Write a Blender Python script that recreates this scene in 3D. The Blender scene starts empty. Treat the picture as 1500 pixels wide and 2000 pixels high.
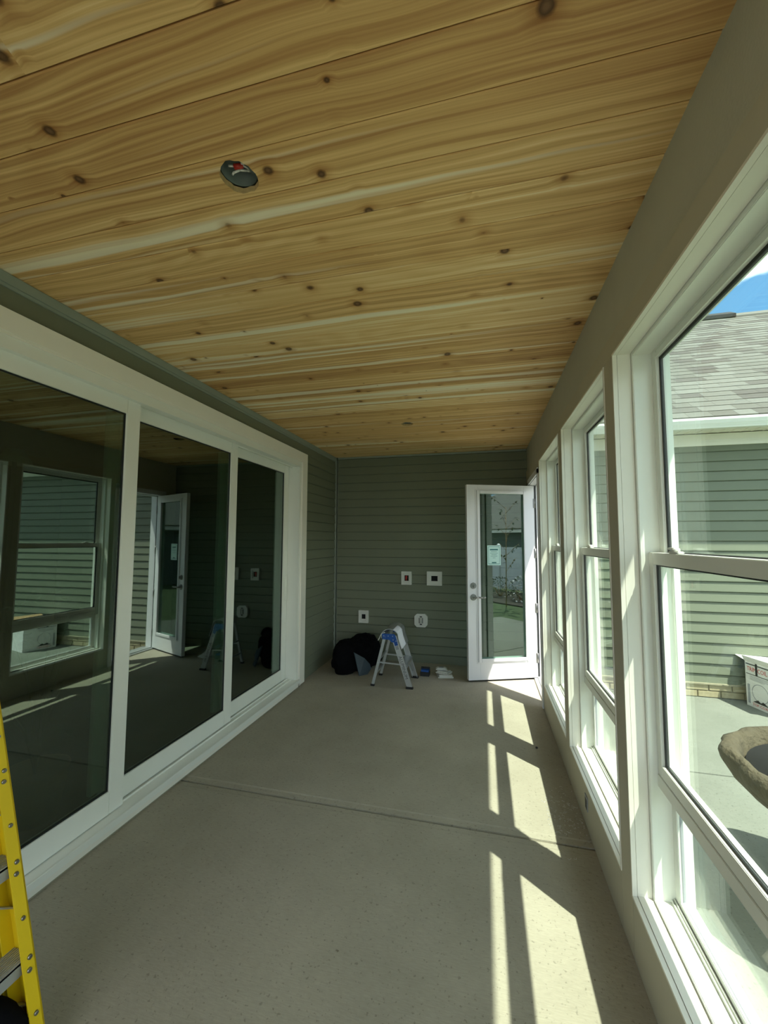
import bpy, bmesh, math, random
from math import sin, cos, pi, radians, atan2, hypot
from mathutils import Vector, Matrix
random.seed(7)
S = bpy.context.scene
COL = S.collection

# ------------------------------------------------------------------ camera
YAW, PITCH, ROLL, EYE = -0.2407, 0.0701, 0.0027, 1.455
fw = Vector((sin(YAW)*cos(PITCH), cos(YAW)*cos(PITCH), sin(PITCH)))
rt = Vector((cos(YAW), -sin(YAW), 0)); up = rt.cross(fw)
r2 = rt*cos(ROLL) + up*sin(ROLL); u2 = up*cos(ROLL) - rt*sin(ROLL)
cd = bpy.data.cameras.new('camera'); cam = bpy.data.objects.new('camera', cd); COL.objects.link(cam)
cd.sensor_fit = 'VERTICAL'; cd.sensor_height = 24.0; cd.lens = 24.0*790.4/2000.0
cd.clip_start = 0.02; cd.clip_end = 300
M = Matrix((r2, u2, -fw)).transposed().to_4x4(); M.translation = Vector((0, 0, EYE)); cam.matrix_world = M
S.camera = cam

# ------------------------------------------------------------------ world, sun, exposure
SUN_DIR = Vector((-0.37, 0.312, -1.0)).normalized()
w = bpy.data.worlds.new('world'); S.world = w; w.use_nodes = True
nt = w.node_tree; nt.nodes.clear()
def N(t, typ, **kw):
    n = t.nodes.new(typ)
    for k, v in kw.items():
        if k.startswith('i_'):
            key = k[2:]; n.inputs[int(key) if key.isdigit() else key.replace('_', ' ')].default_value = v
        else: setattr(n, k, v)
    return n
def L(t, a, b): t.links.new(a, b)
tc = N(nt, 'ShaderNodeTexCoord')
sep = N(nt, 'ShaderNodeSeparateXYZ'); L(nt, tc.outputs['Generated'], sep.inputs[0])
grad = N(nt, 'ShaderNodeValToRGB'); L(nt, sep.outputs['Z'], grad.inputs[0])
grad.color_ramp.elements[0].position = 0.0; grad.color_ramp.elements[0].color = (.38, .50, .60, 1)
grad.color_ramp.elements[1].position = 0.7; grad.color_ramp.elements[1].color = (.06, .17, .40, 1)
e = grad.color_ramp.elements.new(.25); e.color = (.125, .31, .52, 1)
mp = N(nt, 'ShaderNodeMapping'); mp.inputs['Scale'].default_value = (1.6, 1.6, 4.2); mp.inputs['Location'].default_value = (1.7, .4, 2.2)
L(nt, tc.outputs['Generated'], mp.inputs[0])
cn = N(nt, 'ShaderNodeTexNoise', i_Scale=1.7, i_Detail=9.0, i_Roughness=.55); L(nt, mp.outputs[0], cn.inputs['Vector'])
cr = N(nt, 'ShaderNodeValToRGB'); L(nt, cn.outputs['Fac'], cr.inputs[0])
cr.color_ramp.elements[0].position = .45; cr.color_ramp.elements[1].position = .64
mxw = N(nt, 'ShaderNodeMixRGB'); mxw.inputs[2].default_value = (2.2, 2.25, 2.2, 1)
L(nt, cr.outputs[0], mxw.inputs[0]); L(nt, grad.outputs[0], mxw.inputs[1])
bg = N(nt, 'ShaderNodeBackground'); bg.inputs['Strength'].default_value = 1.3
L(nt, mxw.outputs[0], bg.inputs[0]); wo = N(nt, 'ShaderNodeOutputWorld'); L(nt, bg.outputs[0], wo.inputs[0])
sl = bpy.data.lights.new('sun', 'SUN'); sun = bpy.data.objects.new('sun', sl); COL.objects.link(sun)
sl.energy = 6.3; sl.angle = radians(.53); sl.color = (1.0, .955, .87)
sun.rotation_euler = SUN_DIR.to_track_quat('-Z', 'Y').to_euler(); sun.location = (6, -5, 12)
S.view_settings.view_transform = 'Standard'; S.view_settings.look = 'None'
S.view_settings.gamma = 1.0; S.view_settings.use_curve_mapping = False
S.view_settings.exposure = 0.92
S.render.film_transparent = False

# ------------------------------------------------------------------ constants of the place (metres)
XL, XR, YF, H = -1.859, 0.503, 4.928, 2.525
YB = -1.30                        # rear end of the porch, behind the camera
GZ = -0.133                       # patio level

# ------------------------------------------------------------------ materials
def mat(name, col, rough=.6, metal=0., bump=None, var=0., nscale=6., spec=.5, coat=0., coord='Object'):
    m = bpy.data.materials.new(name); m.use_nodes = True; t = m.node_tree
    b = t.nodes['Principled BSDF']; b.inputs['Roughness'].default_value = rough; b.inputs['Metallic'].default_value = metal
    b.inputs['Specular IOR Level'].default_value = spec; b.inputs['Coat Weight'].default_value = coat
    c = (*col, 1)
    tcn = N(t, 'ShaderNodeTexCoord')
    n = N(t, 'ShaderNodeTexNoise', i_Scale=nscale, i_Detail=5.0); L(t, tcn.outputs[coord], n.inputs['Vector'])
    mx = N(t, 'ShaderNodeMixRGB'); mx.inputs[1].default_value = tuple(x*(1-var) for x in col)+(1,)
    mx.inputs[2].default_value = tuple(min(1, x*(1+var)) for x in col)+(1,)
    L(t, n.outputs['Fac'], mx.inputs[0]); L(t, mx.outputs[0], b.inputs['Base Color'])
    if bump:
        n2 = N(t, 'ShaderNodeTexNoise', i_Scale=bump[0], i_Detail=4.0); L(t, tcn.outputs[coord], n2.inputs['Vector'])
        bp = N(t, 'ShaderNodeBump', i_Strength=bump[1], i_Distance=bump[2]); L(t, n2.outputs['Fac'], bp.inputs['Height'])
        L(t, bp.outputs[0], b.inputs['Normal'])
    return m

def wood_mat(name, edge=False):
    m = bpy.data.materials.new(name); m.use_nodes = True; t = m.node_tree; b = t.nodes['Principled BSDF']
    b.inputs['Roughness'].default_value = .62; b.inputs['Specular IOR Level'].default_value = .25
    tcn = N(t, 'ShaderNodeTexCoord'); oi = N(t, 'ShaderNodeObjectInfo')
    def math_(op, a, bb=None, c=None):
        n = N(t, 'ShaderNodeMath', operation=op)
        for i, v in enumerate((a, bb, c)):
            if v is None: continue
            if isinstance(v, (int, float)): n.inputs[i].default_value = v
            else: L(t, v, n.inputs[i])
        return n.outputs[0]
    r100 = math_('MULTIPLY', oi.outputs['Random'], 137.0)
    sp = N(t, 'ShaderNodeSeparateXYZ'); L(t, tcn.outputs['Object'], sp.inputs[0])
    x = math_('ADD', sp.outputs['X'], r100); y = sp.outputs['Y']
    # knots: one voronoi cell about .24 m x .12 m
    cv = N(t, 'ShaderNodeCombineXYZ'); L(t, math_('MULTIPLY', x, 7.4), cv.inputs[0]); L(t, math_('MULTIPLY_ADD', y, 7.5, r100), cv.inputs[1])
    vo = N(t, 'ShaderNodeTexVoronoi', i_Scale=1.0, i_Randomness=1.0); L(t, cv.outputs[0], vo.inputs['Vector'])
    d0 = vo.outputs['Distance']; hs = N(t, 'ShaderNodeSeparateXYZ'); L(t, vo.outputs['Color'], hs.inputs[0])
    rad = math_('MULTIPLY', math_('MULTIPLY', math_('GREATER_THAN', hs.outputs[0], .06), math_('MULTIPLY_ADD', math_('POWER', hs.outputs[2], 2.0), .8, .32)), .105)   # knot radius in cell units
    rad = math_('ADD', rad, math_('MULTIPLY', math_('GREATER_THAN', hs.outputs[1], .6), .022))
    wob = N(t, 'ShaderNodeTexNoise', i_Scale=45.0, i_Detail=3.0); L(t, tcn.outputs['Object'], wob.inputs['Vector'])
    d = math_('ADD', d0, math_('MULTIPLY_ADD', wob.outputs['Fac'], .05, -.025))
    q = math_('DIVIDE', d, math_('MAXIMUM', rad, .001))
    knot = N(t, 'ShaderNodeMapRange', clamp=True); L(t, q, knot.inputs[0]); knot.inputs[1].default_value = 1.25; knot.inputs[2].default_value = .7; knot.inputs[3].default_value = 0; knot.inputs[4].default_value = 1
    # pith lighter than the ring round it
    pith = N(t, 'ShaderNodeMapRange', clamp=True); L(t, q, pith.inputs[0]); pith.inputs[1].default_value = .75; pith.inputs[2].default_value = .3; pith.inputs[3].default_value = 0; pith.inputs[4].default_value = .55
    halo = N(t, 'ShaderNodeMapRange', clamp=True); L(t, q, halo.inputs[0]); halo.inputs[1].default_value = 3.6; halo.inputs[2].default_value = 1.0; halo.inputs[3].default_value = 0; halo.inputs[4].default_value = 1
    # grain: noise stretched along x, bent round the knots and by a slow wave
    slow = N(t, 'ShaderNodeTexNoise', i_Scale=1.0, i_Detail=2.0)
    cs = N(t, 'ShaderNodeCombineXYZ'); L(t, math_('MULTIPLY', x, 1.1), cs.inputs[0]); L(t, math_('MULTIPLY', y, 3.5), cs.inputs[1]); L(t, r100, cs.inputs[2]); L(t, cs.outputs[0], slow.inputs['Vector'])
    bend = math_('MULTIPLY', math_('SUBTRACT', slow.outputs['Fac'], .5), .07)
    yk = math_('ADD', y, bend); yk = math_('ADD', yk, math_('MULTIPLY', halo.outputs[0], .009))
    cg = N(t, 'ShaderNodeCombineXYZ'); L(t, math_('MULTIPLY', x, .38), cg.inputs[0]); L(t, math_('MULTIPLY', yk, 48.0), cg.inputs[1]); L(t, r100, cg.inputs[2])
    g1 = N(t, 'ShaderNodeTexNoise', i_Scale=1.0, i_Detail=3.0, i_Roughness=.5); L(t, cg.outputs[0], g1.inputs['Vector'])
    cg2 = N(t, 'ShaderNodeCombineXYZ'); L(t, math_('MULTIPLY', x, .9), cg2.inputs[0]); L(t, math_('MULTIPLY', yk, 130.0), cg2.inputs[1]); L(t, r100, cg2.inputs[2])
    g2 = N(t, 'ShaderNodeTexNoise', i_Scale=1.0, i_Detail=3.0); L(t, cg2.outputs[0], g2.inputs['Vector'])
    # cathedral rings on some boards
    cb = N(t, 'ShaderNodeCombineXYZ'); L(t, math_('MULTIPLY', x, .35), cb.inputs[0]); L(t, math_('MULTIPLY', yk, 2.6), cb.inputs[1]); L(t, r100, cb.inputs[2])
    big = N(t, 'ShaderNodeTexNoise', i_Scale=1.0, i_Detail=1.0); L(t, cb.outputs[0], big.inputs['Vector'])
    ring = math_('SINE', math_('MULTIPLY', big.outputs['Fac'], 150.0))
    tone = math_('ADD', math_('MULTIPLY', g1.outputs['Fac'], .50), math_('MULTIPLY', g2.outputs['Fac'], .50))
    tone = math_('ADD', tone, math_('MULTIPLY', ring, .022))
    rnd2 = math_('FRACT', math_('MULTIPLY', oi.outputs['Random'], 7.31))
    tone = math_('ADD', tone, math_('MULTIPLY_ADD', rnd2, .24, -.13))
    cr = N(t, 'ShaderNodeValToRGB'); L(t, tone, cr.inputs[0]); el = cr.color_ramp.elements
    el[0].position = .26; el[0].color = (.45, .235, .085, 1); el[1].position = .76; el[1].color = (.95, .80, .50, 1)
    for p_, c_ in ((.41, (.62, .375, .145, 1)), (.52, (.75, .49, .205, 1)), (.63, (.85, .605, .29, 1))):
        k = el.new(p_); k.color = c_
    csw = N(t, 'ShaderNodeCombineXYZ'); L(t, math_('MULTIPLY', x, .16), csw.inputs[0]); L(t, math_('MULTIPLY', yk, 15.0), csw.inputs[1]); L(t, math_('ADD', r100, 33.0), csw.inputs[2])
    swn = N(t, 'ShaderNodeTexNoise', i_Scale=1.0, i_Detail=2.0); L(t, csw.outputs[0], swn.inputs['Vector'])
    swr = N(t, 'ShaderNodeMapRange', clamp=True); L(t, swn.outputs['Fac'], swr.inputs[0]); swr.inputs[1].default_value = .59; swr.inputs[2].default_value = .66; swr.inputs[3].default_value = 0; swr.inputs[4].default_value = .75
    sapw = N(t, 'ShaderNodeMixRGB'); sapw.inputs[2].default_value = (.97, .90, .68, 1); L(t, swr.outputs[0], sapw.inputs[0]); L(t, cr.outputs[0], sapw.inputs[1])
    hc = N(t, 'ShaderNodeMixRGB', blend_type='MULTIPLY'); hc.inputs[2].default_value = (.62, .46, .32, 1)
    L(t, math_('MULTIPLY', math_('POWER', halo.outputs[0], 2.0), .75), hc.inputs[0]); L(t, sapw.outputs[0], hc.inputs[1])
    kc = N(t, 'ShaderNodeMixRGB'); kc.inputs[1].default_value = (.05, .024, .011, 1); kc.inputs[2].default_value = (.27, .15, .075, 1); L(t, pith.outputs[0], kc.inputs[0])
    mk = N(t, 'ShaderNodeMixRGB'); L(t, math_('MULTIPLY', knot.outputs[0], .9), mk.inputs[0]); L(t, hc.outputs[0], mk.inputs[1]); L(t, kc.outputs[0], mk.inputs[2])
    L(t, mk.outputs[0], b.inputs['Base Color'])
    bp = N(t, 'ShaderNodeBump', i_Strength=.12, i_Distance=.002); L(t, g2.outputs['Fac'], bp.inputs['Height']); L(t, bp.outputs[0], b.inputs['Normal'])
    return m

def concrete_mat(name, lo, hi, spk=.5):
    m = bpy.data.materials.new(name); m.use_nodes = True; t = m.node_tree; b = t.nodes['Principled BSDF']
    b.inputs['Roughness'].default_value = .85; b.inputs['Specular IOR Level'].default_value = .25
    tcn = N(t, 'ShaderNodeTexCoord')
    n1 = N(t, 'ShaderNodeTexNoise', i_Scale=1.6, i_Detail=7.0, i_Roughness=.62); L(t, tcn.outputs['Object'], n1.inputs['Vector'])
    cr = N(t, 'ShaderNodeValToRGB'); L(t, n1.outputs['Fac'], cr.inputs[0]); cr.color_ramp.elements[0].position = .32; cr.color_ramp.elements[1].position = .7
    cr.color_ramp.elements[0].color = (*lo, 1); cr.color_ramp.elements[1].color = (*hi, 1)
    # pits and specks
    n2 = N(t, 'ShaderNodeTexNoise', i_Scale=75.0, i_Detail=2.0); L(t, tcn.outputs['Object'], n2.inputs['Vector'])
    c2 = N(t, 'ShaderNodeValToRGB'); L(t, n2.outputs['Fac'], c2.inputs[0]); c2.color_ramp.elements[0].position = .30; c2.color_ramp.elements[1].position = .37
    c2.color_ramp.elements[0].color = (spk, spk, spk, 1); c2.color_ramp.elements[1].color = (1, 1, 1, 1)
    mpn = N(t, 'ShaderNodeMapping'); mpn.inputs['Scale'].default_value = (30, 260, 30); L(t, tcn.outputs['Object'], mpn.inputs[0])
    n3 = N(t, 'ShaderNodeTexNoise', i_Scale=1.0, i_Detail=2.0); L(t, mpn.outputs[0], n3.inputs['Vector'])
    c3 = N(t, 'ShaderNodeValToRGB'); L(t, n3.outputs['Fac'], c3.inputs[0]); c3.color_ramp.elements[0].position = .3; c3.color_ramp.elements[1].position = .7
    c3.color_ramp.elements[0].color = (.88, .88, .88, 1); c3.color_ramp.elements[1].color = (1, 1, 1, 1)
    n5 = N(t, 'ShaderNodeTexNoise', i_Scale=60.0, i_Detail=1.0); L(t, tcn.outputs['Object'], n5.inputs['Vector'])
    c5 = N(t, 'ShaderNodeValToRGB'); L(t, n5.outputs['Fac'], c5.inputs[0]); c5.color_ramp.elements[0].position = .20; c5.color_ramp.elements[1].position = .24
    c5.color_ramp.elements[0].color = (.6, .57, .53, 1); c5.color_ramp.elements[1].color = (1, 1, 1, 1)
    cur = cr.outputs[0]
    for s_ in (c2, c3, c5):
        mm = N(t, 'ShaderNodeMixRGB', blend_type='MULTIPLY'); mm.inputs[0].default_value = 1; L(t, cur, mm.inputs[1]); L(t, s_.outputs[0], mm.inputs[2]); cur = mm.outputs[0]
    L(t, cur, b.inputs['Base Color'])
    n4 = N(t, 'ShaderNodeTexNoise', i_Scale=55.0, i_Detail=5.0); L(t, tcn.outputs['Object'], n4.inputs['Vector'])
    bp = N(t, 'ShaderNodeBump', i_Strength=.45, i_Distance=.004); L(t, n4.outputs['Fac'], bp.inputs['Height']); L(t, bp.outputs[0], b.inputs['Normal'])
    return m

def glass_mat(name, tint, f0, refl=(1, 1, 1), dust=0.):
    """thin architectural glass: clear transmission with a tint, Schlick mirror reflection"""
    m = bpy.data.materials.new(name); m.use_nodes = True; t = m.node_tree; t.nodes.clear()
    out = N(t, 'ShaderNodeOutputMaterial'); tr = N(t, 'ShaderNodeBsdfTransparent'); tr.inputs[0].default_value = (*tint, 1)
    gl = N(t, 'ShaderNodeBsdfGlossy'); gl.inputs['Roughness'].default_value = .002; gl.inputs[0].default_value = (*refl, 1)
    ge = N(t, 'ShaderNodeNewGeometry'); dt = N(t, 'ShaderNodeVectorMath', operation='DOT_PRODUCT'); L(t, ge.outputs['Normal'], dt.inputs[0]); L(t, ge.outputs['Incoming'], dt.inputs[1])
    ab = N(t, 'ShaderNodeMath', operation='ABSOLUTE'); L(t, dt.outputs['Value'], ab.inputs[0])
    om = N(t, 'ShaderNodeMath', operation='SUBTRACT'); om.inputs[0].default_value = 1; L(t, ab.outputs[0], om.inputs[1])
    pw = N(t, 'ShaderNodeMath', operation='POWER'); L(t, om.outputs[0], pw.inputs[0]); pw.inputs[1].default_value = 5
    ma = N(t, 'ShaderNodeMath', operation='MULTIPLY_ADD'); L(t, pw.outputs[0], ma.inputs[0]); ma.inputs[1].default_value = 1-f0; ma.inputs[2].default_value = f0
    mi = N(t, 'ShaderNodeMixShader'); L(t, ma.outputs[0], mi.inputs[0]); L(t, tr.outputs[0], mi.inputs[1]); L(t, gl.outputs[0], mi.inputs[2])
    cur = mi.outputs[0]
    if dust:
        tcn = N(t, 'ShaderNodeTexCoord'); n = N(t, 'ShaderNodeTexNoise', i_Scale=120.0, i_Detail=2.0); L(t, tcn.outputs['Object'], n.inputs['Vector'])
        c = N(t, 'ShaderNodeMapRange'); L(t, n.outputs['Fac'], c.inputs[0]); c.inputs[1].default_value = .66; c.inputs[2].default_value = .8; c.inputs[3].default_value = dust*.2; c.inputs[4].default_value = dust*3
        df = N(t, 'ShaderNodeBsdfDiffuse'); df.inputs[0].default_value = (.8, .85, .8, 1)
        m2 = N(t, 'ShaderNodeMixShader'); L(t, c.outputs[0], m2.inputs[0]); L(t, cur, m2.inputs[1]); L(t, df.outputs[0], m2.inputs[2]); cur = m2.outputs[0]
    L(t, cur, out.inputs[0]); return m

M_SID = mat('sage_vinyl', (.180, .197, .138), .55, var=.05, nscale=3, bump=(60, .08, .001), spec=.35)
M_SIDX = M_SID
M_TRIMG = mat('sage_trim', (.27, .31, .26), .5, var=.03)
M_WHITE = mat('white_paint', (.86, .83, .73), .5, var=.03, nscale=9, bump=(140, .08, .0008), spec=.4)
M_WALLR = mat('painted_board', (.52, .49, .38), .6, var=.04, nscale=5, bump=(90, .1, .001), spec=.3)
M_HEAD = mat('painted_beam', (.52, .51, .42), .65, var=.06, nscale=8, bump=(110, .35, .0015), spec=.25)
M_VINYL = mat('white_vinyl', (.84, .85, .77), .32, var=.02, nscale=12, spec=.5)
M_DOOR = mat('white_door', (.80, .80, .80), .38, var=.02, nscale=8, spec=.5)
M_WOOD = wood_mat('cedar')
M_CUT = mat('raw_cut_wood', (.55, .38, .18), .8, var=.4, nscale=60)
M_CONC = concrete_mat('porch_concrete', (.37, .338, .255), (.46, .422, .325), .72)
M_PATIO = concrete_mat('patio_concrete', (.18, .19, .155), (.23, .24, .20))
M_BLACK = mat('black_gasket', (.008, .01, .01), .5)
M_DARKV = mat('dark_void', (.006, .006, .006), .9)
M_GLASS = glass_mat('window_glass', (.90, .965, .925), .035, dust=.01)
M_DGLASS = glass_mat('low_e_glass', (.42, .52, .45), .17, (.82, .95, .90))
M_LGLASS = glass_mat('door_glass', (.66, .78, .72), .13, (.9, 1, .97))
M_ALU = mat('aluminium', (.62, .64, .64), .38, .85, var=.08, nscale=20)
M_ALUD = mat('dull_aluminium', (.50, .52, .51), .5, .6, var=.1, nscale=25)
M_NICK = mat('satin_nickel', (.33, .33, .31), .3, .95, var=.1)
M_YEL = mat('yellow_fibreglass', (.78, .55, .008), .45, var=.08, nscale=14, spec=.4)
M_RUB = mat('black_rubber', (.012, .012, .012), .7)
M_BLUE = mat('blue_plastic', (.01, .085, .36), .4, var=.1)
M_BAG = mat('black_cloth', (.004, .004, .005), .9, var=.3, bump=(25, .5, .01), spec=.1)
M_SLATE = mat('slate_plastic', (.05, .075, .095), .55, var=.15, nscale=5)
M_PLATE = mat('white_plastic', (.72, .72, .66), .45, var=.03)
M_GREYB = mat('grey_plastic', (.085, .11, .10), .5, var=.3, nscale=30)
M_REDP = mat('red_plastic', (.45, .03, .02), .4)
M_WIRE = mat('white_wire', (.8, .78, .72), .4)
M_PAPER = mat('paper', (.82, .84, .88), .7)
M_BRICK = mat('buff_brick', (.42, .36, .22), .85, var=.18, nscale=35, bump=(70, .6, .003))
M_MORT = mat('mortar', (.34, .31, .21), .95, var=.1, nscale=30, bump=(80, .5, .003))
M_STONE = mat('cast_stone', (.085, .068, .038), .9, var=.55, nscale=9, bump=(30, 1., .02))
M_CARD = mat('carton_white', (.80, .78, .76), .6, var=.03)
M_BROWN = mat('carton_brown', (.42, .27, .13), .8, var=.08)
M_RED = mat('red_ink', (.55, .03, .03), .6)
M_INK = mat('black_ink', (.02, .02, .02), .6)
M_GREYI = mat('grey_ink', (.35, .36, .38), .6)
M_STICK = mat('mint_sticker', (.55, .78, .70), .5)
M_TEAL = mat('teal_ink', (.02, .16, .15), .6)
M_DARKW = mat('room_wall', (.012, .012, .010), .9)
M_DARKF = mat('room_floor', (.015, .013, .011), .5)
M_LEAF = mat('leaf', (.055, .085, .035), .6, var=.4, nscale=30)
M_SHADE = mat('linen_shade', (.45, .43, .36), .8)
M_FENCE = mat('white_fence', (.78, .80, .80), .5, var=.03)
M_FARW = mat('far_siding', (.10, .12, .11), .7, var=.1)
M_VENT = mat('ridge_vent_plastic', (.012, .012, .014), .9, var=.3)

def shingle_mat():
    m = bpy.data.materials.new('weathered_shingle'); m.use_nodes = True; t = m.node_tree; b = t.nodes['Principled BSDF']
    b.inputs['Roughness'].default_value = .95; b.inputs['Specular IOR Level'].default_value = .15
    at = N(t, 'ShaderNodeAttribute', attribute_name='tone'); oi = N(t, 'ShaderNodeObjectInfo')
    ad = N(t, 'ShaderNodeMath', operation='ADD'); L(t, at.outputs['Fac'], ad.inputs[0]); L(t, oi.outputs['Random'], ad.inputs[1])
    fr = N(t, 'ShaderNodeMath', operation='FRACT'); L(t, ad.outputs[0], fr.inputs[0])
    cr = N(t, 'ShaderNodeValToRGB'); L(t, fr.outputs[0], cr.inputs[0]); el = cr.color_ramp.elements
    el[0].color = (.088, .080, .073, 1); el[1].color = (.165, .165, .145, 1); k = el.new(.35); k.color = (.125, .122, .105, 1)
    tcn = N(t, 'ShaderNodeTexCoord'); n = N(t, 'ShaderNodeTexNoise', i_Scale=90.0, i_Detail=3.0); L(t, tcn.outputs['Object'], n.inputs['Vector'])
    mx = N(t, 'ShaderNodeMixRGB', blend_type='OVERLAY'); mx.inputs[0].default_value = .35; L(t, cr.outputs[0], mx.inputs[1]); L(t, n.outputs['Fac'], mx.inputs[2])
    L(t, mx.outputs[0], b.inputs['Base Color'])
    bp = N(t, 'ShaderNodeBump', i_Strength=.4, i_Distance=.003); L(t, n.outputs['Fac'], bp.inputs['Height']); L(t, bp.outputs[0], b.inputs['Normal'])
    return m
M_SHIN = shingle_mat()
def grass_mat():
    m = mat('lawn', (.055, .088, .028), .9, var=.5, nscale=12, bump=(60, .6, .02)); return m
M_GRASS = grass_mat()

# ------------------------------------------------------------------ helpers
def bm_new(): return bmesh.new()
def bx(bm, x0, x1, y0, y1, z0, z1, bev=0., mi=0, mtx=None):
    t = bmesh.new(); bmesh.ops.create_cube(t, size=1.0)
    for v in t.verts: v.co = Vector(((x0+x1)/2+v.co.x*(x1-x0), (y0+y1)/2+v.co.y*(y1-y0), (z0+z1)/2+v.co.z*(z1-z0)))
    if bev > 0: bmesh.ops.bevel(t, geom=t.edges[:], offset=bev, segments=2, affect='EDGES')
    _merge(bm, t, mi, mtx)
def _merge(bm, t, mi=0, mtx=None):
    if mtx is not None: bmesh.ops.transform(t, matrix=mtx, verts=t.verts[:])
    vm = [bm.verts.new(v.co) for v in t.verts]; t.verts.index_update()
    for f in t.faces:
        try: nf = bm.faces.new([vm[v.index] for v in f.verts]); nf.material_index = mi; nf.smooth = f.smooth
        except ValueError: pass
    t.free()
def prism(bm, pts, a0, a1, axis='X', mi=0, mtx=None):
    """closed polygon pts (2D) swept from a0 to a1. axis X: pts=(y,z); Y: (x,z); Z: (x,y)"""
    def P(p, a): return {'X': (a, p[0], p[1]), 'Y': (p[0], a, p[1]), 'Z': (p[0], p[1], a)}[axis]
    t = bmesh.new(); A = [t.verts.new(P(p, a0)) for p in pts]; B = [t.verts.new(P(p, a1)) for p in pts]; n = len(pts)
    for i in range(n): t.faces.new((A[i], A[(i+1) % n], B[(i+1) % n], B[i]))
    t.faces.new(A); t.faces.new(B[::-1]); bmesh.ops.recalc_face_normals(t, faces=t.faces[:]); _merge(bm, t, mi, mtx)
def cyl(bm, p0, p1, r0, r1=None, seg=16, mi=0, smooth=True, mtx=None):
    r1 = r0 if r1 is None else r1; p0 = Vector(p0); p1 = Vector(p1); d = p1-p0; q = d.to_track_quat('Z', 'Y').to_matrix()
    t = bmesh.new(); A = []; B = []
    for i in range(seg):
        a = 2*pi*i/seg; v = q @ Vector((cos(a), sin(a), 0)); A.append(t.verts.new(p0+v*r0)); B.append(t.verts.new(p1+v*r1))
    for i in range(seg):
        f = t.faces.new((A[i], A[(i+1) % seg], B[(i+1) % seg], B[i])); f.smooth = smooth
    t.faces.new(A[::-1]); t.faces.new(B); _merge(bm, t, mi, mtx)
def tube(bm, pts, r, seg=8, mi=0):
    for a, b in zip(pts[:-1], pts[1:]):
        cyl(bm, a, b, r, r, seg, mi)
def lathe(bm, prof, seg=32, mi=0, mtx=None, smooth=True, closed=False):
    t = bmesh.new(); rings = []
    for r, z in prof: rings.append([t.verts.new((r*cos(2*pi*i/seg), r*sin(2*pi*i/seg), z)) for i in range(seg)])
    prs = list(zip(rings[:-1], rings[1:])) + ([(rings[-1], rings[0])] if closed else [])
    for a, b in prs:
        for i in range(seg):
            f = t.faces.new((a[i], a[(i+1) % seg], b[(i+1) % seg], b[i])); f.smooth = smooth
    if not closed:
        if prof[0][0] > 1e-4: t.faces.new(rings[0][::-1])
        if prof[-1][0] > 1e-4: t.faces.new(rings[-1])
    bmesh.ops.remove_doubles(t, verts=t.verts[:], dist=1e-5); bmesh.ops.recalc_face_normals(t, faces=t.faces[:]); _merge(bm, t, mi, mtx)
ORG = {}
def obj(name, bm, m, parent=None, local=False, **props):
    """links bm as ONE mesh object. World coordinates unless local=True; then the parent's frame."""
    me = bpy.data.meshes.new(name)
    if parent is not None and not local:
        off = ORG.get(parent.name, Vector((0, 0, 0))); bmesh.ops.translate(bm, vec=-off, verts=bm.verts[:])
    bm.to_mesh(me); bm.free()
    for mm in (m if isinstance(m, (list, tuple)) else [m]): me.materials.append(mm)
    o = bpy.data.objects.new(name, me); COL.objects.link(o)
    if parent is not None: o.parent = parent; ORG[o.name] = ORG.get(parent.name, Vector((0, 0, 0)))
    for k, v in props.items(): o[k] = v
    return o
def thing(name, label, cat, loc=(0, 0, 0), rotz=0, group=None):
    o = bpy.data.objects.new(name, None); COL.objects.link(o); o.location = loc; o.rotation_euler = (0, 0, rotz)
    o.empty_display_size = .1
    if label: o['label'] = label; o['category'] = cat
    if group: o['group'] = group
    ORG[o.name] = Vector(loc); return o
def struct(name, loc=(0, 0, 0)):
    o = thing(name, None, None, loc); o['kind'] = 'structure'; return o
def tag(o, label, cat, group=None):
    o['label'] = label; o['category'] = cat
    if group: o['group'] = group
    return o
def inst(name, src, parent, loc, rot=(0, 0, 0)):
    o = bpy.data.objects.new(name, src); COL.objects.link(o); o.parent = parent
    o.location = Vector(loc)-ORG.get(parent.name, Vector((0, 0, 0))); o.rotation_euler = rot; return o
def mesh_of(bm, m, name='m'):
    me = bpy.data.meshes.new(name); bm.to_mesh(me); bm.free()
    for mm in (m if isinstance(m, (list, tuple)) else [m]): me.materials.append(mm)
    return me
def text_part(name, s, size, m, parent, mtx, ext=.0004, sx=1.):
    c = bpy.data.curves.new(name, 'FONT'); c.body = s; c.size = size; c.extrude = ext; c.align_x = 'CENTER'; c.align_y = 'CENTER'; c.resolution_u = 2
    t = bpy.data.objects.new('tmp_text', c); COL.objects.link(t); dg = bpy.context.evaluated_depsgraph_get()
    me = bpy.data.meshes.new_from_object(t.evaluated_get(dg)); bpy.data.objects.remove(t); bpy.data.curves.remove(c)
    me.transform(mtx @ Matrix.Scale(sx, 4, Vector((1, 0, 0)))); me.materials.clear(); me.materials.append(m); me.name = name
    o = bpy.data.objects.new(name, me); COL.objects.link(o); o.parent = parent; return o

# ================================================================== STRUCTURE
# ---- floor: one slab with a tooled control joint
JY = 2.205
bm = bm_new()
for ja, jb in (((YB), JY), (JY, YF)):
    pass
prof = [(YB, -.12), (YB, 0), (JY-.05, 0), (JY-.042, -.003), (JY-.008, -.0045), (JY-.005, -.02), (JY+.005, -.02), (JY+.008, -.0045), (JY+.042, -.003), (JY+.05, 0), (YF+.02, 0), (YF+.02, -.12)]
prism(bm, prof, XL-.02, .655, 'X')
floor = obj('floor', bm, M_CONC); floor['kind'] = 'structure'

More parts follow.
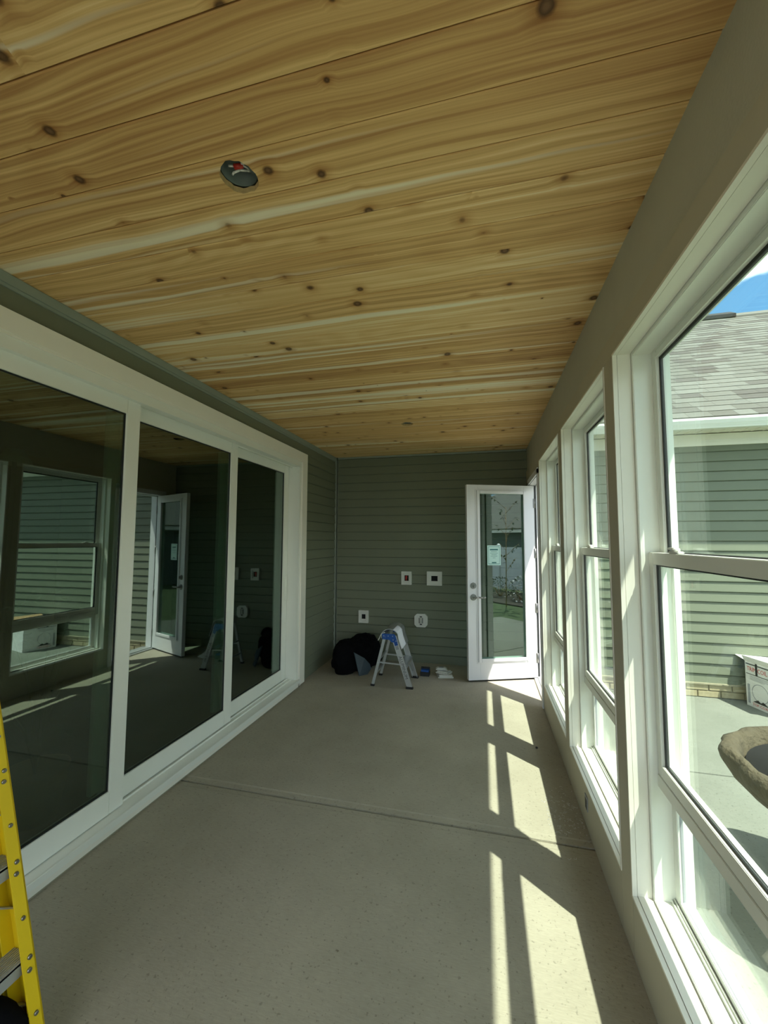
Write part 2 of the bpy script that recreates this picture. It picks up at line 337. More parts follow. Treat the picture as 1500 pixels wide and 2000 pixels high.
# ---- siding
CO = .1046; LAP0 = 1.147-11*CO       # z of one lap line
def siding_mesh_y(x0, x1, dz=CO, proud=.0155, name='siding_board'):
    """a lapped board whose outer face looks toward -Y; z from 0 to dz, wall plane at y=0"""
    bm = bm_new(); prism(bm, [(-proud+.0015, .0), (-proud, .003), (-proud+.0005, .010), (-.0035, dz-.010), (.002, dz-.004), (.002, dz+.010), (.005, dz+.010), (.005, .009), (-.001, .008), (-.001, .005), (-proud+.003, .002)], x0, x1, 'X')
    return bm
wb = struct('wall_back', (XL, YF, 0))
bm = bm_new(); bx(bm, XL-.02, XR+.16, YF+.006, YF+.12, GZ, H+.03); obj('sheathing', bm, M_DARKV, wb)
sbm = mesh_of(siding_mesh_y(XL+.012, XR), M_SID, 'siding_board')
k = 0; z = LAP0+.012
zs = [LAP0+i*CO for i in range(0, 24)]
for z in zs:
    if z < H-.05: inst('siding_board', sbm, wb, (0, YF, z))
bm = bm_new(); bx(bm, XL, XR, YF-.004, YF+.006, -.01, .02); obj('starter_strip', bm, M_MORT, wb)
bm = bm_new(); prism(bm, [(YF-.018, H-.022), (YF-.018, H), (YF+.004, H), (YF+.004, H-.022)], XL, XR, 'X'); obj('top_channel', bm, M_TRIMG, wb)
bm = bm_new(); bx(bm, XL, XL+.036, YF-.036, YF-.028, .0, H); bx(bm, XL, XL+.008, YF-.036, YF, 0, H); bx(bm, XL+.030, XL+.036, YF-.036, YF, 0, H); obj('corner_post', bm, M_TRIMG, wb)

wl = struct('wall_left', (XL, 0, 0))
# wall body around the slider opening (y -0.30 .. 3.87, z .02 .. 2.36)
OY0, OY1, OZ1 = -1.26, 3.845, 2.30
bm = bm_new()
bx(bm, XL-.16, XL-.006, OY1, YF+.12, GZ, H+.03); bx(bm, XL-.16, XL-.006, YB-.1, OY0, GZ, H+.03); bx(bm, XL-.16, XL-.006, OY0, OY1, OZ1, H+.03); bx(bm, XL-.10, XL-.006, OY0, OY1, GZ, .025)
obj('sheathing', bm, M_DARKV, wl)
def siding_mesh_x(y0, y1, dz=CO, proud=.0155):
    bm = bm_new(); prism(bm, [(proud-.0015, .0), (proud, .003), (proud-.0005, .010), (.0035, dz-.010), (-.002, dz-.004), (-.002, dz+.010), (-.005, dz+.010), (-.005, .009), (.001, .008), (.001, .005), (proud-.003, .002)], y0, y1, 'Y'); return bm
sl_mesh = mesh_of(siding_mesh_x(3.925, YF-.012), M_SID, 'siding_board')
for z in zs:
    if z < 2.30: inst('siding_board', sl_mesh, wl, (XL, 0, z))
bm = siding_mesh_x(YB, YF-.012, dz=.118); bmesh.ops.translate(bm, vec=(XL, 0, 2.372), verts=bm.verts[:]); obj('siding_board', bm, M_SID, wl)
bm = bm_new(); bx(bm, XL, XL+.020, YB, YF, H-.045, H-.003); bx(bm, XL, XL+.013, YB, YF, H-.058, H-.045); obj('top_channel', bm, M_TRIMG, wl)
bm = bm_new(); bx(bm, XL, XL+.03, YB, 3.94, 2.360, 2.375); obj('drip_flashing', bm, M_GREYB, wl)
bm = bm_new(); bx(bm, XL+.008, XL+.012, 3.86, YF, -.01, .025); obj('starter_strip', bm, M_MORT, wl)

# ---- unseen rear of the porch, left open to brighten the inside: posts and header
wr = struct('wall_rear', (0, YB, 0))
bm = bm_new(); bx(bm, XL-.1, .66, YB-.14, YB, 2.30, H+.03); obj('header', bm, M_WALLR, wr)
for x in (XL-.02, .52): bm = bm_new(); bx(bm, x, x+.14, YB-.14, YB, 0, 2.30); obj('post', bm, M_WALLR, wr)

# ---- right wall: beam, header board, posts, lower panel
PX = .491                                   # inner face of boards
WIN = [(2.85, 3.795), (1.79, 2.735), (.73, 1.675), (-.33, .615)]
WZ0, WZ1 = .212, 2.17
DY0, DY1, DZ1 = 3.90, 4.66, 2.06
wrt = struct('wall_right', (XR, 0, 0))
bm = bm_new(); bx(bm, XR, .66, YB, YF, 2.253, H+.02); obj('beam', bm, M_HEAD, wrt)
bm = bm_new(); bx(bm, PX, .655, YB, DY0-.03, WZ1, 2.251); bx(bm, PX, .655, DY0-.03, YF-.016, DZ1+.06, 2.251); obj('header_board', bm, M_WALLR, wrt)
edges = [DY0-.04]+[v for wv in WIN for v in (wv[1], wv[0])]+[YB]
for i in range(0, len(edges), 2):
    bm = bm_new(); bx(bm, PX, .655, edges[i+1], edges[i], 0, WZ1, .0015); obj('post', bm, M_WALLR, wrt)
bm = bm_new(); bx(bm, PX, .655, DY1+.04, YF-.016, 0, DZ1+.06); obj('post', bm, M_WALLR, wrt)
for wv in WIN:
    bm = bm_new(); bx(bm, PX, .655, wv[0], wv[1], 0.0, WZ0-.002); obj('lower_panel', bm, M_WALLR, wrt)
bm = bm_new(); bx(bm, .656, .668, YB, 3.83, GZ, .20); bx(bm, .656, .668, YB, YF-.02, 2.18, 2.55)
obj('outer_trim', bm, M_WHITE, wrt)

# ---- ceiling boards
ce = struct('ceiling', (XL, 0, H))
bm = bm_new(); bx(bm, XL-.1, XR+.15, YB-.1, YF+.1, H+.12, H+.14); obj('subceiling', bm, M_DARKV, ce)
BW = .1406; BY0 = 1.2045
def board_bm(seed=0):
    g = .0012; c = .0026; hb = .018
    bm = bm_new(); prism(bm, [(g, hb), (g, c), (g+c, 0), (BW-g-c, 0), (BW-g, c), (BW-g, hb)], 0, XR-XL+.005, 'X'); return bm
bmesh_board = mesh_of(board_bm(), M_WOOD, 'ceiling_board')
HOLES = [(-.688, .990, .054), (-.668, 3.604, .054)]
i0 = math.floor((YB-BY0)/BW); i1 = math.ceil((YF-BY0)/BW)
for i in range(i0, i1):
    y = BY0+i*BW
    hit = [h for h in HOLES if y-h[2] < h[1] < y+BW+h[2]]
    o = inst('ceiling_board', bmesh_board, ce, (XL-.003, y, H+random.uniform(-.0006, .0006)))
    if hit:
        o.data = bmesh_board.copy(); o.data.materials.append(M_CUT)
        h = hit[0]; t = bm_new()
        pts = []
        rr = random.Random(5)
        for a in range(26):
            r = h[2]*(1+rr.uniform(-.05, .05)); pts.append((h[0]+r*cos(a*2*pi/26), h[1]+r*sin(a*2*pi/26)))
        prism(t, pts, H-.1, H+.1, 'Z', mi=1); cm = mesh_of(t, [M_WOOD, M_CUT], 'cutter'); co = bpy.data.objects.new('cutter', cm); COL.objects.link(co)
        md = o.modifiers.new('cut', 'BOOLEAN'); md.operation = 'DIFFERENCE'; md.object = co; md.solver = 'EXACT'
        bpy.context.view_layer.update(); dg = bpy.context.evaluated_depsgraph_get()
        nm = bpy.data.meshes.new_from_object(o.evaluated_get(dg)); o.modifiers.clear(); o.data = nm; bpy.data.objects.remove(co)

# light rough-in boxes above the two holes (each a thing)
def rough_box(x, y, label):
    t = thing('light_box', label, 'junction box', (x, y, H+.02), 0, None)
    bm = bm_new(); lathe(bm, [(.050, .0), (.050, .040), (.0, .040), (.0, .043), (.054, .043), (.054, .0)], 28, mtx=Matrix.Translation((x, y, H+.02)), closed=True)
    obj('pan', bm, M_GREYB, t)
    bm = bm_new(); bx(bm, x+.030, x+.046, y-.030, y+.022, H+.022, H+.036, .002); obj('bracket', bm, M_GREYB, t)
    bm = bm_new(); tube(bm, [(x+.01, y+.045, H+.06), (x+.012, y+.022, H+.04), (x-.002, y+.006, H+.030), (x-.022, y+.006, H+.026), (x-.03, y+.012, H+.028)], .0032, 8)
    tube(bm, [(x+.026, y+.04, H+.06), (x+.022, y+.02, H+.04), (x+.015, y-.006, H+.03)], .0024, 6); tube(bm, [(x+.014, y-.012, H+.03), (x+.034, y-.010, H+.028)], .003, 6); tube(bm, [(x-.026, y-.014, H+.03), (x-.012, y-.012, H+.028)], .003, 6)
    obj('wire', bm, M_WIRE, t)
    bm = bm_new(); cyl(bm, (x-.010, y-.010, H+.027), (x+.016, y-.004, H+.03), .008, .0065, 10); obj('wire_connector', bm, M_REDP, t)
    return t
rough_box(*HOLES[0][:2], 'round grey junction box with wires in the ceiling hole nearest the viewer')
rough_box(*HOLES[1][:2], 'small dark junction box in the far ceiling hole near the back wall')

# ================================================================== WINDOWS (right wall)
def frame_rect(bm, x0, x1, ya, yb, za, zb, wy, wzb, wzt, bev=.002):
    """rectangular frame: stiles wy wide, bottom rail wzb, top rail wzt"""
    bx(bm, x0, x1, ya, ya+wy, za, zb, bev); bx(bm, x0, x1, yb-wy, yb, za, zb, bev)
    bx(bm, x0, x1, ya+wy, yb-wy, za, za+wzb, bev); bx(bm, x0, x1, ya+wy, yb-wy, zb-wzt, zb, bev)
def make_window(idx, ya, yb):
    w_ = struct('window_%d' % idx, (XR, (ya+yb)/2, WZ0))
    za, zb = WZ0, WZ1
    # thin casing bead + jamb extension
    bm = bm_new()
    frame_rect(bm, PX-.003, .503, ya, yb, za, zb, .008, .008, .008, 0)
    frame_rect(bm, .5045, .550, ya, yb, za, zb, .007, .010, .007, 0)
    obj('jamb_liner', bm, M_WHITE, w_)
    # vinyl main frame: stop bead, track, outer jamb
    bm = bm_new()
    frame_rect(bm, .551, .565, ya, yb, za, zb, .022, .022, .022, .002)
    frame_rect(bm, .565, .650, ya, yb, za, zb, .016, .016, .016, 0)
    frame_rect(bm, .616, .622, ya, yb, za+.4, zb, .022, .016, .022, 0)
    frame_rect(bm, .650, .672, ya, yb, za, zb, .030, .022, .030, .002)
    bx(bm, .5785, .612, ya+.012, yb-.012, .604, .646, .0015)                       # horizontal mullion under the lower sash
    bx(bm, .612, .668, ya+.012, yb-.012, .604, .632, .002)
    obj('window_frame', bm, M_VINYL, w_)
    # sill tracks
    bm = bm_new(); 
    for a, b_, h in ((.604, .607, .010), (.611, .615, .014)): bx(bm, a, b_, ya+.016, yb-.016, za+.016, za+.016+h)
    obj('sill_track', bm, M_VINYL, w_)
    # upper sash (outer), lower sash (inner)
    us = bm_new(); frame_rect(us, .617, .645, ya+.014, yb-.014, 1.372, zb-.014, .040, .042, .036); bx(us, .612, .617, ya+.05, yb-.05, zb-.052, zb-.036)
    us = obj('upper_sash', us, M_VINYL, w_)
    bm = bm_new(); bx(bm, .628, .634, ya+.05, yb-.05, 1.41, zb-.048); obj('pane', bm, M_GLASS, us)
    bm = bm_new(); frame_rect(bm, .6265, .6355, ya+.046, yb-.046, 1.406, zb-.044, .019, .012, .016, 0); obj('spacer', bm, M_BLACK, us)
    ls = bm_new(); frame_rect(ls, .580, .608, ya+.016, yb-.016, .648, 1.415, .038, .042, .042); bx(ls, .600, .612, ya+.054, yb-.054, .682, .694, .001)
    ls = obj('lower_sash', ls, M_VINYL, w_)
    bm = bm_new(); bx(bm, .591, .597, ya+.052, yb-.052, .688, 1.375); obj('pane', bm, M_GLASS, ls)
    bm = bm_new(); frame_rect(bm, .5895, .5985, ya+.049, yb-.049, .685, 1.378, .017, .012, .010, 0); obj('spacer', bm, M_BLACK, ls)
    lk = bm_new(); yc = ya+.235 if False else yb-.20
    bx(lk, .583, .604, yc-.035, yc+.035, 1.415, 1.423, .003); cyl(lk, (.594, yc, 1.423), (.594, yc, 1.432), .012, .010, 14); bx(lk, .586, .598, yc-.002, yc+.045, 1.427, 1.434, .002)
    obj('sash_lock', lk, M_PLATE, ls)
    # bottom light
    bl = bm_new(); frame_rect(bl, .618, .645, ya+.014, yb-.014, za+.014, .604, .036, .034, .030)
    bl = obj('bottom_sash', bl, M_VINYL, w_)
    bm = bm_new(); bx(bm, .628, .634, ya+.046, yb-.046, za+.044, .578); obj('pane', bm, M_GLASS, bl)
    bm = bm_new(); frame_rect(bm, .6265, .6355, ya+.043, yb-.043, za+.041, .581, .008, .008, .008, 0); obj('spacer', bm, M_GREYI, bl)
for i, (a, b_) in enumerate(WIN): make_window(i+1, a, b_)

# ================================================================== SLIDING DOOR (left)
d1 = struct('door_1', (XL, 1.3, 0))
YS0 = -1.20
bm = bm_new(); bx(bm, XL-.01, -1.800, YB+.01, 3.935, 2.269, 2.360, .002); bx(bm, -1.815, -1.806, OY0, 3.845, 2.258, 2.269)
obj('casing', bm, M_WHITE, d1)
bm = bm_new(); bx(bm, XL-.01, -1.800, 3.830, 3.935, .012, 2.269, .002); bx(bm, XL-.01, -1.795, 3.812, 3.832, .012, 2.262, .001); obj('casing', bm, M_WHITE, d1)
bm = bm_new(); bx(bm, -1.97, -1.812, YS0, 3.83, 2.212, 2.266); bx(bm, -1.862, -1.812, YS0, 3.83, 2.205, 2.212); bx(bm, -1.97, -1.812, 3.775, 3.812, .078, 2.212)
bx(bm, -1.900, -1.893, 1.80, 3.775, 2.200, 2.212); bx(bm, -1.97, -1.80, YS0-.05, YS0, .05, 2.25)
obj('door_frame', bm, M_VINYL, d1)
bm = bm_new(); bx(bm, -1.97, -1.792, YS0, 3.80, .052, .078); bx(bm, -1.868, -1.862, 1.80, 3.775, .078, .088); bx(bm, -1.912, -1.906, 2.8, 3.775, .078, .088); bx(bm, -1.795, -1.782, YS0, 3.806, .046, .078, .002)
obj('sill', bm, M_VINYL, d1)
bm = bm_new(); bx(bm, XL-.01, -1.795, YS0, 3.782, .012, .046, .001)
for y in (3.70, 3.60, 3.45, 3.2, 2.9, 2.5): bx(bm, -1.7955, -1.7942, y, y+.02, .032, .036)
obj('sill_fascia', bm, M_WHITE, d1)
bm = bm_new(); bx(bm, XL-.01, -1.802, YS0, 3.80, 0.0, .013); obj('foundation_strip', bm, M_MORT, d1)
def slider(xf, y0, y1, fixed_l=.085):
    p_ = bm_new(); th = .042
    bx(p_, xf-th, xf, y1-.085, y1, .082, 2.212, .002); bx(p_, xf-th, xf, y0, y0+.085, .082, 2.212, .002)
    bx(p_, xf-th, xf, y0+.085, y1-.085, .082, .192, .002); bx(p_, xf-th, xf, y0+.085, y1-.085, 2.130, 2.212, .002)
    o = obj('door_panel', p_, M_VINYL, d1)
    g = bm_new(); bx(g, xf-.018, xf-.013, y0+.08, y1-.08, .187, 2.135); obj('pane', g, M_DGLASS, o)
    g = bm_new(); frame_rect(g, xf-.022, xf-.0095, y0+.077, y1-.077, .184, 2.138, .014, .014, .014, 0); obj('gasket', g, M_BLACK, o)
    g = bm_new(); bx(g, xf-.044, xf-.0425, y0+.02, y1-.14, .2, 2.12)                           # inner bevel strip seen through the glass
    g.free()
    return o
slider(-1.843, -.16, 1.822); slider(-1.888, 1.745, 2.815); p3 = slider(-1.933, 2.735, 3.772)
slider(-1.843, YS0, -.17)
bm = bm_new(); bx(bm, -1.933, -1.915, 3.728, 3.742, .86, 1.10, .002); bx(bm, -1.933, -1.924, 3.722, 3.748, .90, 1.06, .002); obj('handle', bm, M_VINYL, p3)
# roller-blind guides / drapery edge behind the glass, pale strips the photo shows beside each stile
for xf, y1 in ((-1.843, 1.737), (-1.888, 2.730), (-1.933, 3.687)):
    bm = bm_new(); bx(bm, xf-.078, xf-.052, y1-.060, y1+.02, .19, 2.13, .003); obj('inner_stile', bm, M_VINYL, d1)

# ---- dim room behind the sliding door
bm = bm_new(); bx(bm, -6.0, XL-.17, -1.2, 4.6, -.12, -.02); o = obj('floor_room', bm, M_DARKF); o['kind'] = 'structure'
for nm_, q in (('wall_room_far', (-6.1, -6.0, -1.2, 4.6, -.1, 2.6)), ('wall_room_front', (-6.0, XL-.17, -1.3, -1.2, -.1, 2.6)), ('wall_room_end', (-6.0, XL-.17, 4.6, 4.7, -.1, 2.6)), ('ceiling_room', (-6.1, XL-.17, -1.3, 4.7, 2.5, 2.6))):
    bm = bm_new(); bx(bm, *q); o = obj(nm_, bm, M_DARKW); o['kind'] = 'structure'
# lamp and plant standing in that room
t = thing('floor_lamp', 'dim floor lamp with pale tapered shade inside the dark room', 'lamp', (-2.60, 1.72, -.02))
bm = bm_new(); lathe(bm, [(.0, .0), (.13, .0), (.13, .02), (.02, .03), (.0, .03)], 24, mtx=Matrix.Translation((-2.60, 1.72, -.02))); obj('base', bm, M_RUB, t)
bm = bm_new(); cyl(bm, (-2.60, 1.72, 0.), (-2.60, 1.72, 1.90), .011, .011, 10); obj('pole', bm, M_RUB, t)
bm = bm_new(); lathe(bm, [(.085, 1.885), (.040, 1.97), (.038, 1.97), (.083, 1.885)], 28, mtx=Matrix.Translation((-2.60, 1.72, .0)), closed=True); obj('lamp_shade', bm, M_SHADE, t)
t = thing('potted_plant', 'leafy green plant in a pot behind the nearest sliding panel', 'plant', (-2.35, 1.75, -.02))
bm = bm_new(); lathe(bm, [(.0, .0), (.11, .0), (.15, .24), (.155, .25), (.135, .25), (.13, .22), (.0, .22)], 24, mtx=Matrix.Translation((-2.35, 1.75, -.02))); obj('pot', bm, M_BROWN, t)
bm = bm_new(); rr = random.Random(3); 
for s in range(9):
    a = rr.uniform(0, 2*pi); h = rr.uniform(.35, .95); q = Vector((-2.35+.16*cos(a), 1.75+.16*sin(a), .2+h))
    tube(bm, [(-2.35, 1.75, .2), (-2.35+.05*cos(a), 1.75+.05*sin(a), .2+h*.55), tuple(q)], .004, 5)
obj('stem', bm, M_LEAF, t)
bm = bm_new()
for s in range(60):
    a = rr.uniform(0, 2*pi); r = rr.uniform(.04, .26); z = rr.uniform(.4, 1.2); c = Vector((-2.35+r*cos(a), 1.75+r*sin(a), z)); L_ = rr.uniform(.05, .09)
    d = Vector((cos(a), sin(a), rr.uniform(-.6, .3))).normalized()*L_; sd = d.cross(Vector((0, 0, 1))).normalized()*L_*.35; n_ = Vector((0, 0, .002))
    v = [bm.verts.new(p) for p in (c, c+d*.5+sd+Vector((0, 0, .01)), c+d, c+d*.5-sd+Vector((0, 0, .01)))]; bm.faces.new(v)
o = obj('foliage', bm, M_LEAF, t); o['kind'] = 'stuff'

# ================================================================== GLAZED DOOR LEAF + its frame (right wall, far end)
d2 = struct('door_2', (.57, (DY0+DY1)/2, 0))
bm = bm_new()
bx(bm, .494, .66, DY0-.04, DY0, 0, DZ1+.045); bx(bm, .494, .66, DY1, DY1+.04, 0, DZ1+.045); bx(bm, .494, .66, DY0, DY1, DZ1, DZ1+.045)
bx(bm, .478, .4905, DY0-.052, DY0-.004, 0, DZ1+.05, .002); bx(bm, .478, .4905, DY1+.004, DY1+.06, 0, DZ1+.05, .002); bx(bm, .478, .4905, DY0-.052, DY1+.06, DZ1+.004, DZ1+.06, .002)
bx(bm, .56, .60, DY0, DY0+.012, 0, DZ1); bx(bm, .56, .60, DY1-.012, DY1, 0, DZ1); bx(bm, .56, .60, DY0, DY1, DZ1-.012, DZ1)
obj('door_frame', bm, M_DOOR, d2)
bm = bm_new(); bx(bm, .500, .70, DY0, DY1, 0.0, .016, .003); bx(bm, .535, .565, DY0, DY1, .016, .026, .002); obj('threshold', bm, M_ALUD, d2)
bm = bm_new(); bx(bm, .545, .560, DY1-.010, DY1-.002, .02, DZ1-.01); bx(bm, .545, .560, DY0+.002, DY0+.010, .02, DZ1-.01); obj('weather_seal', bm, M_BLACK, d2)
LX, LW, LT = .535, .757, .044
leaf_ang = atan2(-.371, -.928)
lf = thing('glazed_door', None, None, (.527, 4.655, .020), leaf_ang); lf['kind'] = 'structure'; lf.name = 'door_3'
LH = 2.030
def lobj(name, bm, m, parent=lf): return obj(name, bm, m, parent, local=True)
gx0, gx1, gz0, gz1 = .125, .615, .215, 1.935      # glass, measured from the hinge side
bm = bm_new()
bx(bm, .0, gx0-.012, -LT/2, LT/2, 0, LH, .0015); bx(bm, gx1+.012, LW, -LT/2, LT/2, 0, LH, .0015)
bx(bm, gx0-.012, gx1+.012, -LT/2, LT/2, 0, gz0-.012); bx(bm, gx0-.012, gx1+.012, -LT/2, LT/2, gz1+.012, LH)
slab = lobj('door_slab', bm, M_DOOR)
for sgn in (1, -1):
    bm = bm_new(); y0 = sgn*LT/2; y1 = sgn*(LT/2+.012); ya, yb = min(y0, y1), max(y0, y1)
    w_ = .034
    for a in ((gx0-w_, gx0, gz0-w_, gz1+w_), (gx1, gx1+w_, gz0-w_, gz1+w_), (gx0, gx1, gz0-w_, gz0), (gx0, gx1, gz1, gz1+w_)):
        bx(bm, a[0], a[1], ya, yb, a[2], a[3], .004)
    w2_ = .014; ys = sorted((sgn*LT/2, sgn*(LT/2+.004)))
    for a in ((gx0-w_-w2_, gx0-w_, gz0-w_-w2_, gz1+w_+w2_), (gx1+w_, gx1+w_+w2_, gz0-w_-w2_, gz1+w_+w2_), (gx0-w_, gx1+w_, gz0-w_-w2_, gz0-w_), (gx0-w_, gx1+w_, gz1+w_, gz1+w_+w2_)):
        bx(bm, a[0], a[1], ys[0], ys[1], a[2], a[3], .001)
    lobj('glazing_bead', bm, M_DOOR)
bm = bm_new(); bx(bm, gx0-.01, gx1+.01, -.004, .004, gz0-.01, gz1+.01); pane = lobj('pane', bm, M_LGLASS)
# notice sticker on the glass
sx0, sx1, sz0, sz1 = gx1-.235, gx1-.085, 1.175, 1.385
bm = bm_new(); bx(bm, sx0, sx1, .0045, .0052, sz0, sz1); st = lobj('sticker', bm, M_STICK, pane)
bm = bm_new(); a, b_ = .0052, .0056
fr = .012
for q in ((sx0+fr, sx1-fr, sz0+fr, sz0+fr+.004), (sx0+fr, sx1-fr, sz1-fr-.004, sz1-fr), (sx0+fr, sx0+fr+.003, sz0+fr, sz1-fr), (sx1-fr-.003, sx1-fr, sz0+fr, sz1-fr)): bx(bm, q[0], q[1], a, b_, q[2], q[3])
for i, (wd, hh) in enumerate(((.09, .014), (.07, .003), (.085, .003), (.06, .003), (.075, .003), (.03, .003))):
    zc = sz1-.045-i*.016-(.006 if i else 0); bx(bm, (sx0+sx1)/2-wd/2, (sx0+sx1)/2+wd/2, a, b_, zc-hh/2, zc+hh/2)
bx(bm, (sx0+sx1)/2-.025, (sx0+sx1)/2+.025, a, b_, sz0+.022, sz0+.034)
lobj('sticker_print', bm, M_TEAL, pane)
# hardware
for sgn in (1, -1):
    bm = bm_new(); hx = LW-.062; f = sgn*LT/2
    cyl(bm, (hx, f, .965), (hx, f+sgn*.012, .965), .033, .030, 24); cyl(bm, (hx, f+sgn*.012, .965), (hx, f+sgn*.020, .965), .020, .018, 20); bx(bm, hx-.004, hx+.004, min(f+sgn*.02, f+sgn*.034), max(f+sgn*.02, f+sgn*.034), .95, .98, .001)
    lobj('deadbolt', bm, M_NICK)
    bm = bm_new(); zc = .845
    cyl(bm, (hx, f, zc), (hx, f+sgn*.010, zc), .034, .031, 24); cyl(bm, (hx, f+sgn*.01, zc), (hx, f+sgn*.052, zc), .011, .011, 14)
    tube(bm, [(hx, f+sgn*.050, zc), (hx-.045, f+sgn*.050, zc+.004), (hx-.085, f+sgn*.047, zc-.002), (hx-.118, f+sgn*.043, zc+.003)], .0085, 10)
    lobj('door_handle', bm, M_NICK)
for z in (.20, .72, 1.30, 1.84):
    bm = bm_new(); cyl(bm, (-.006, LT/2+.003, z-.05), (-.006, LT/2+.003, z+.05), .0075, .0075, 12); bx(bm, -.004, .012, LT/2, LT/2+.0025, z-.05, z+.05); lobj('hinge', bm, M_NICK)
bm = bm_new(); bx(bm, .004, LW-.004, -.012, .012, -.010, .001); lobj('bottom_sweep', bm, M_BLACK)

# ================================================================== WALL BOXES on the back wall
def mount(kind, x0, x1, z0, z1, label):
    yf = YF-.016; xc, zc = (x0+x1)/2, (z0+z1)/2
    t = thing('wall_mount', label, 'wall plate', (xc, yf, z0)); d = .028
    def ring(bm, a0, a1, c0, c1, w0, w1, ya, yb):
        bx(bm, a0, a0+w0, ya, yb, c0, c1, .0015); bx(bm, a1-w0, a1, ya, yb, c0, c1, .0015); bx(bm, a0+w0, a1-w0, ya, yb, c0, c0+w1, .0015); bx(bm, a0+w0, a1-w0, ya, yb, c1-w1, c1, .0015)
    if kind == 'outlet':
        bm = bm_new(); ring(bm, x0, x1, z0, z1, .026, .026, yf-d, yf+.01); obj('plate', bm, M_PLATE, t)
        bm = bm_new(); ring(bm, x0+.026, x1-.026, z0+.026, z1-.026, .012, .022, yf-d*.6, yf+.01); obj('inner_flange', bm, M_PLATE, t)
        bm = bm_new(); bx(bm, x0+.036, x1-.036, yf-.006, yf+.008, z0+.045, z1-.045); obj('box', bm, M_DARKV, t)
    elif kind == 'red':
        bm = bm_new(); ring(bm, x0, x1, z0, z1, .026, .026, yf-d, yf+.01); obj('plate', bm, M_PLATE, t)
        bm = bm_new(); ring(bm, x0+.026, x1-.026, z0+.026, z1-.026, .010, .020, yf-d*.6, yf+.01); obj('inner_flange', bm, M_PLATE, t)
        bm = bm_new(); bx(bm, x0+.034, x1-.034, yf-.004, yf+.008, z0+.044, z1-.044); obj('box', bm, M_DARKV, t)
        bm = bm_new(); tube(bm, [(xc, yf-.01, z1-.05), (xc+.006, yf-.014, zc+.01), (xc-.003, yf-.014, zc-.012), (xc, yf-.01, z0+.05)], .004, 8); bx(bm, xc-.014, xc+.004, yf-.012, yf-.005, zc-.022, zc+.025, .002); obj('wire', bm, M_REDP, t)
    elif kind == 'wide':
        hx, hz = (x1-x0)/2-.052, (z1-z0)/2-.052
        bm = bm_new(); ring(bm, x0, x1, z0, z1, .052, .052, yf-.020, yf+.01); ring(bm, x0, x1, z0, z1, .016, .016, yf-d, yf-.019); obj('plate', bm, M_PLATE, t)
        bm = bm_new(); bx(bm, xc-hx, xc+hx, yf-.004, yf+.008, zc-hz, zc+hz); obj('box', bm, M_DARKV, t)
    else:
        c = .03; oc = [(x0+c, z0), (x1-c, z0), (x1, z0+c), (x1, z1-c), (x1-c, z1), (x0+c, z1), (x0, z1-c), (x0, z0+c)]
        bm = bm_new(); prism(bm, oc, yf-d, yf+.01, 'Y')
        obj('plate', bm, M_PLATE, t)
        bm = bm_new(); 
        for s in (-1, 1): bx(bm, xc+s*.020-.004, xc+s*.020+.004, yf-d-.004, yf-d+.001, zc-.032, zc+.032, .0015); bx(bm, xc-.014, xc+.014, yf-d-.003, yf-d+.001, zc+s*.045-.006, zc+s*.045+.006, .001)
        obj('box', bm, M_INK, t)
        bm = bm_new(); cyl(bm, (xc-.006, yf-d-.006, zc-.03), (xc-.006, yf-d-.006, zc+.03), .008, .008, 10); cyl(bm, (xc+.008, yf-d-.006, zc-.03), (xc+.008, yf-d-.006, zc+.03), .006, .006, 10); obj('cable', bm, M_PLATE, t)
mount('red', -.980, -.855, .918, 1.078, 'white wall plate with red wire, upper left of two high ones')
mount('wide', -.668, -.487, .918, 1.084, 'wide white wall plate with tilted black opening, nearest the glazed door')
mount('outlet', -1.522, -1.397, .435, .588, 'low white wall plate with black opening, above the black bag')
mount('octagon', -.820, -.662, .420, .578, 'low eight-sided white wall plate behind the small stepladder')

# outlet hole in the right wall's lower panel
bm = bm_new(); bx(bm, PX-.0045, PX-.0005, 2.312, 2.362, .095, .165, .001); t = obj('outlet_box', bm, M_GREYI); tag(t, 'small grey unfinished outlet box low on the window wall', 'outlet')
bm = bm_new(); bx(bm, PX-.0056, PX-.0044, 2.318, 2.352, .103, .150); o = bpy.data.objects.get('outlet_box'); obj('opening', bm, M_BLACK, o)

# ================================================================== SMALL ALUMINIUM STEPLADDER
def bar(bm, p0, p1, wx, wy, mi=0):
    """rectangular bar from p0 to p1; wx thickness in the xz-plane normal direction, wy thickness along y"""
    p0 = Vector(p0); p1 = Vector(p1); d = (p1-p0).normalized(); yv = Vector((0, 1, 0)); n_ = d.cross(yv)
    if n_.length < .1: yv = Vector((1, 0, 0)); n_ = d.cross(yv)
    n_.normalize(); yv = n_.cross(d).normalized()
    t = bmesh.new(); vs = [t.verts.new(p+n_*sx*wx/2+yv*sy*wy/2) for p in (p0, p1) for sx, sy in ((-1, -1), (1, -1), (1, 1), (-1, 1))]
    for f in ((0, 1, 2, 3), (7, 6, 5, 4), (0, 4, 5, 1), (1, 5, 6, 2), (2, 6, 7, 3), (3, 7, 4, 0)): t.faces.new([vs[i] for i in f])
    bmesh.ops.recalc_face_normals(t, faces=t.faces[:]); _merge(bm, t, mi)
SX, SY = -.725, 4.03; SW = .33          # front foot, near side; ladder width along y
sl_ = thing('stepladder', 'small aluminium stepladder with blue top bracket by the back wall', 'stepladder', (SX-.18, SY+SW/2, 0))
FT = (-.885, .50); RT = (-.975, .50)     # tops of front and rear rails (x,z)
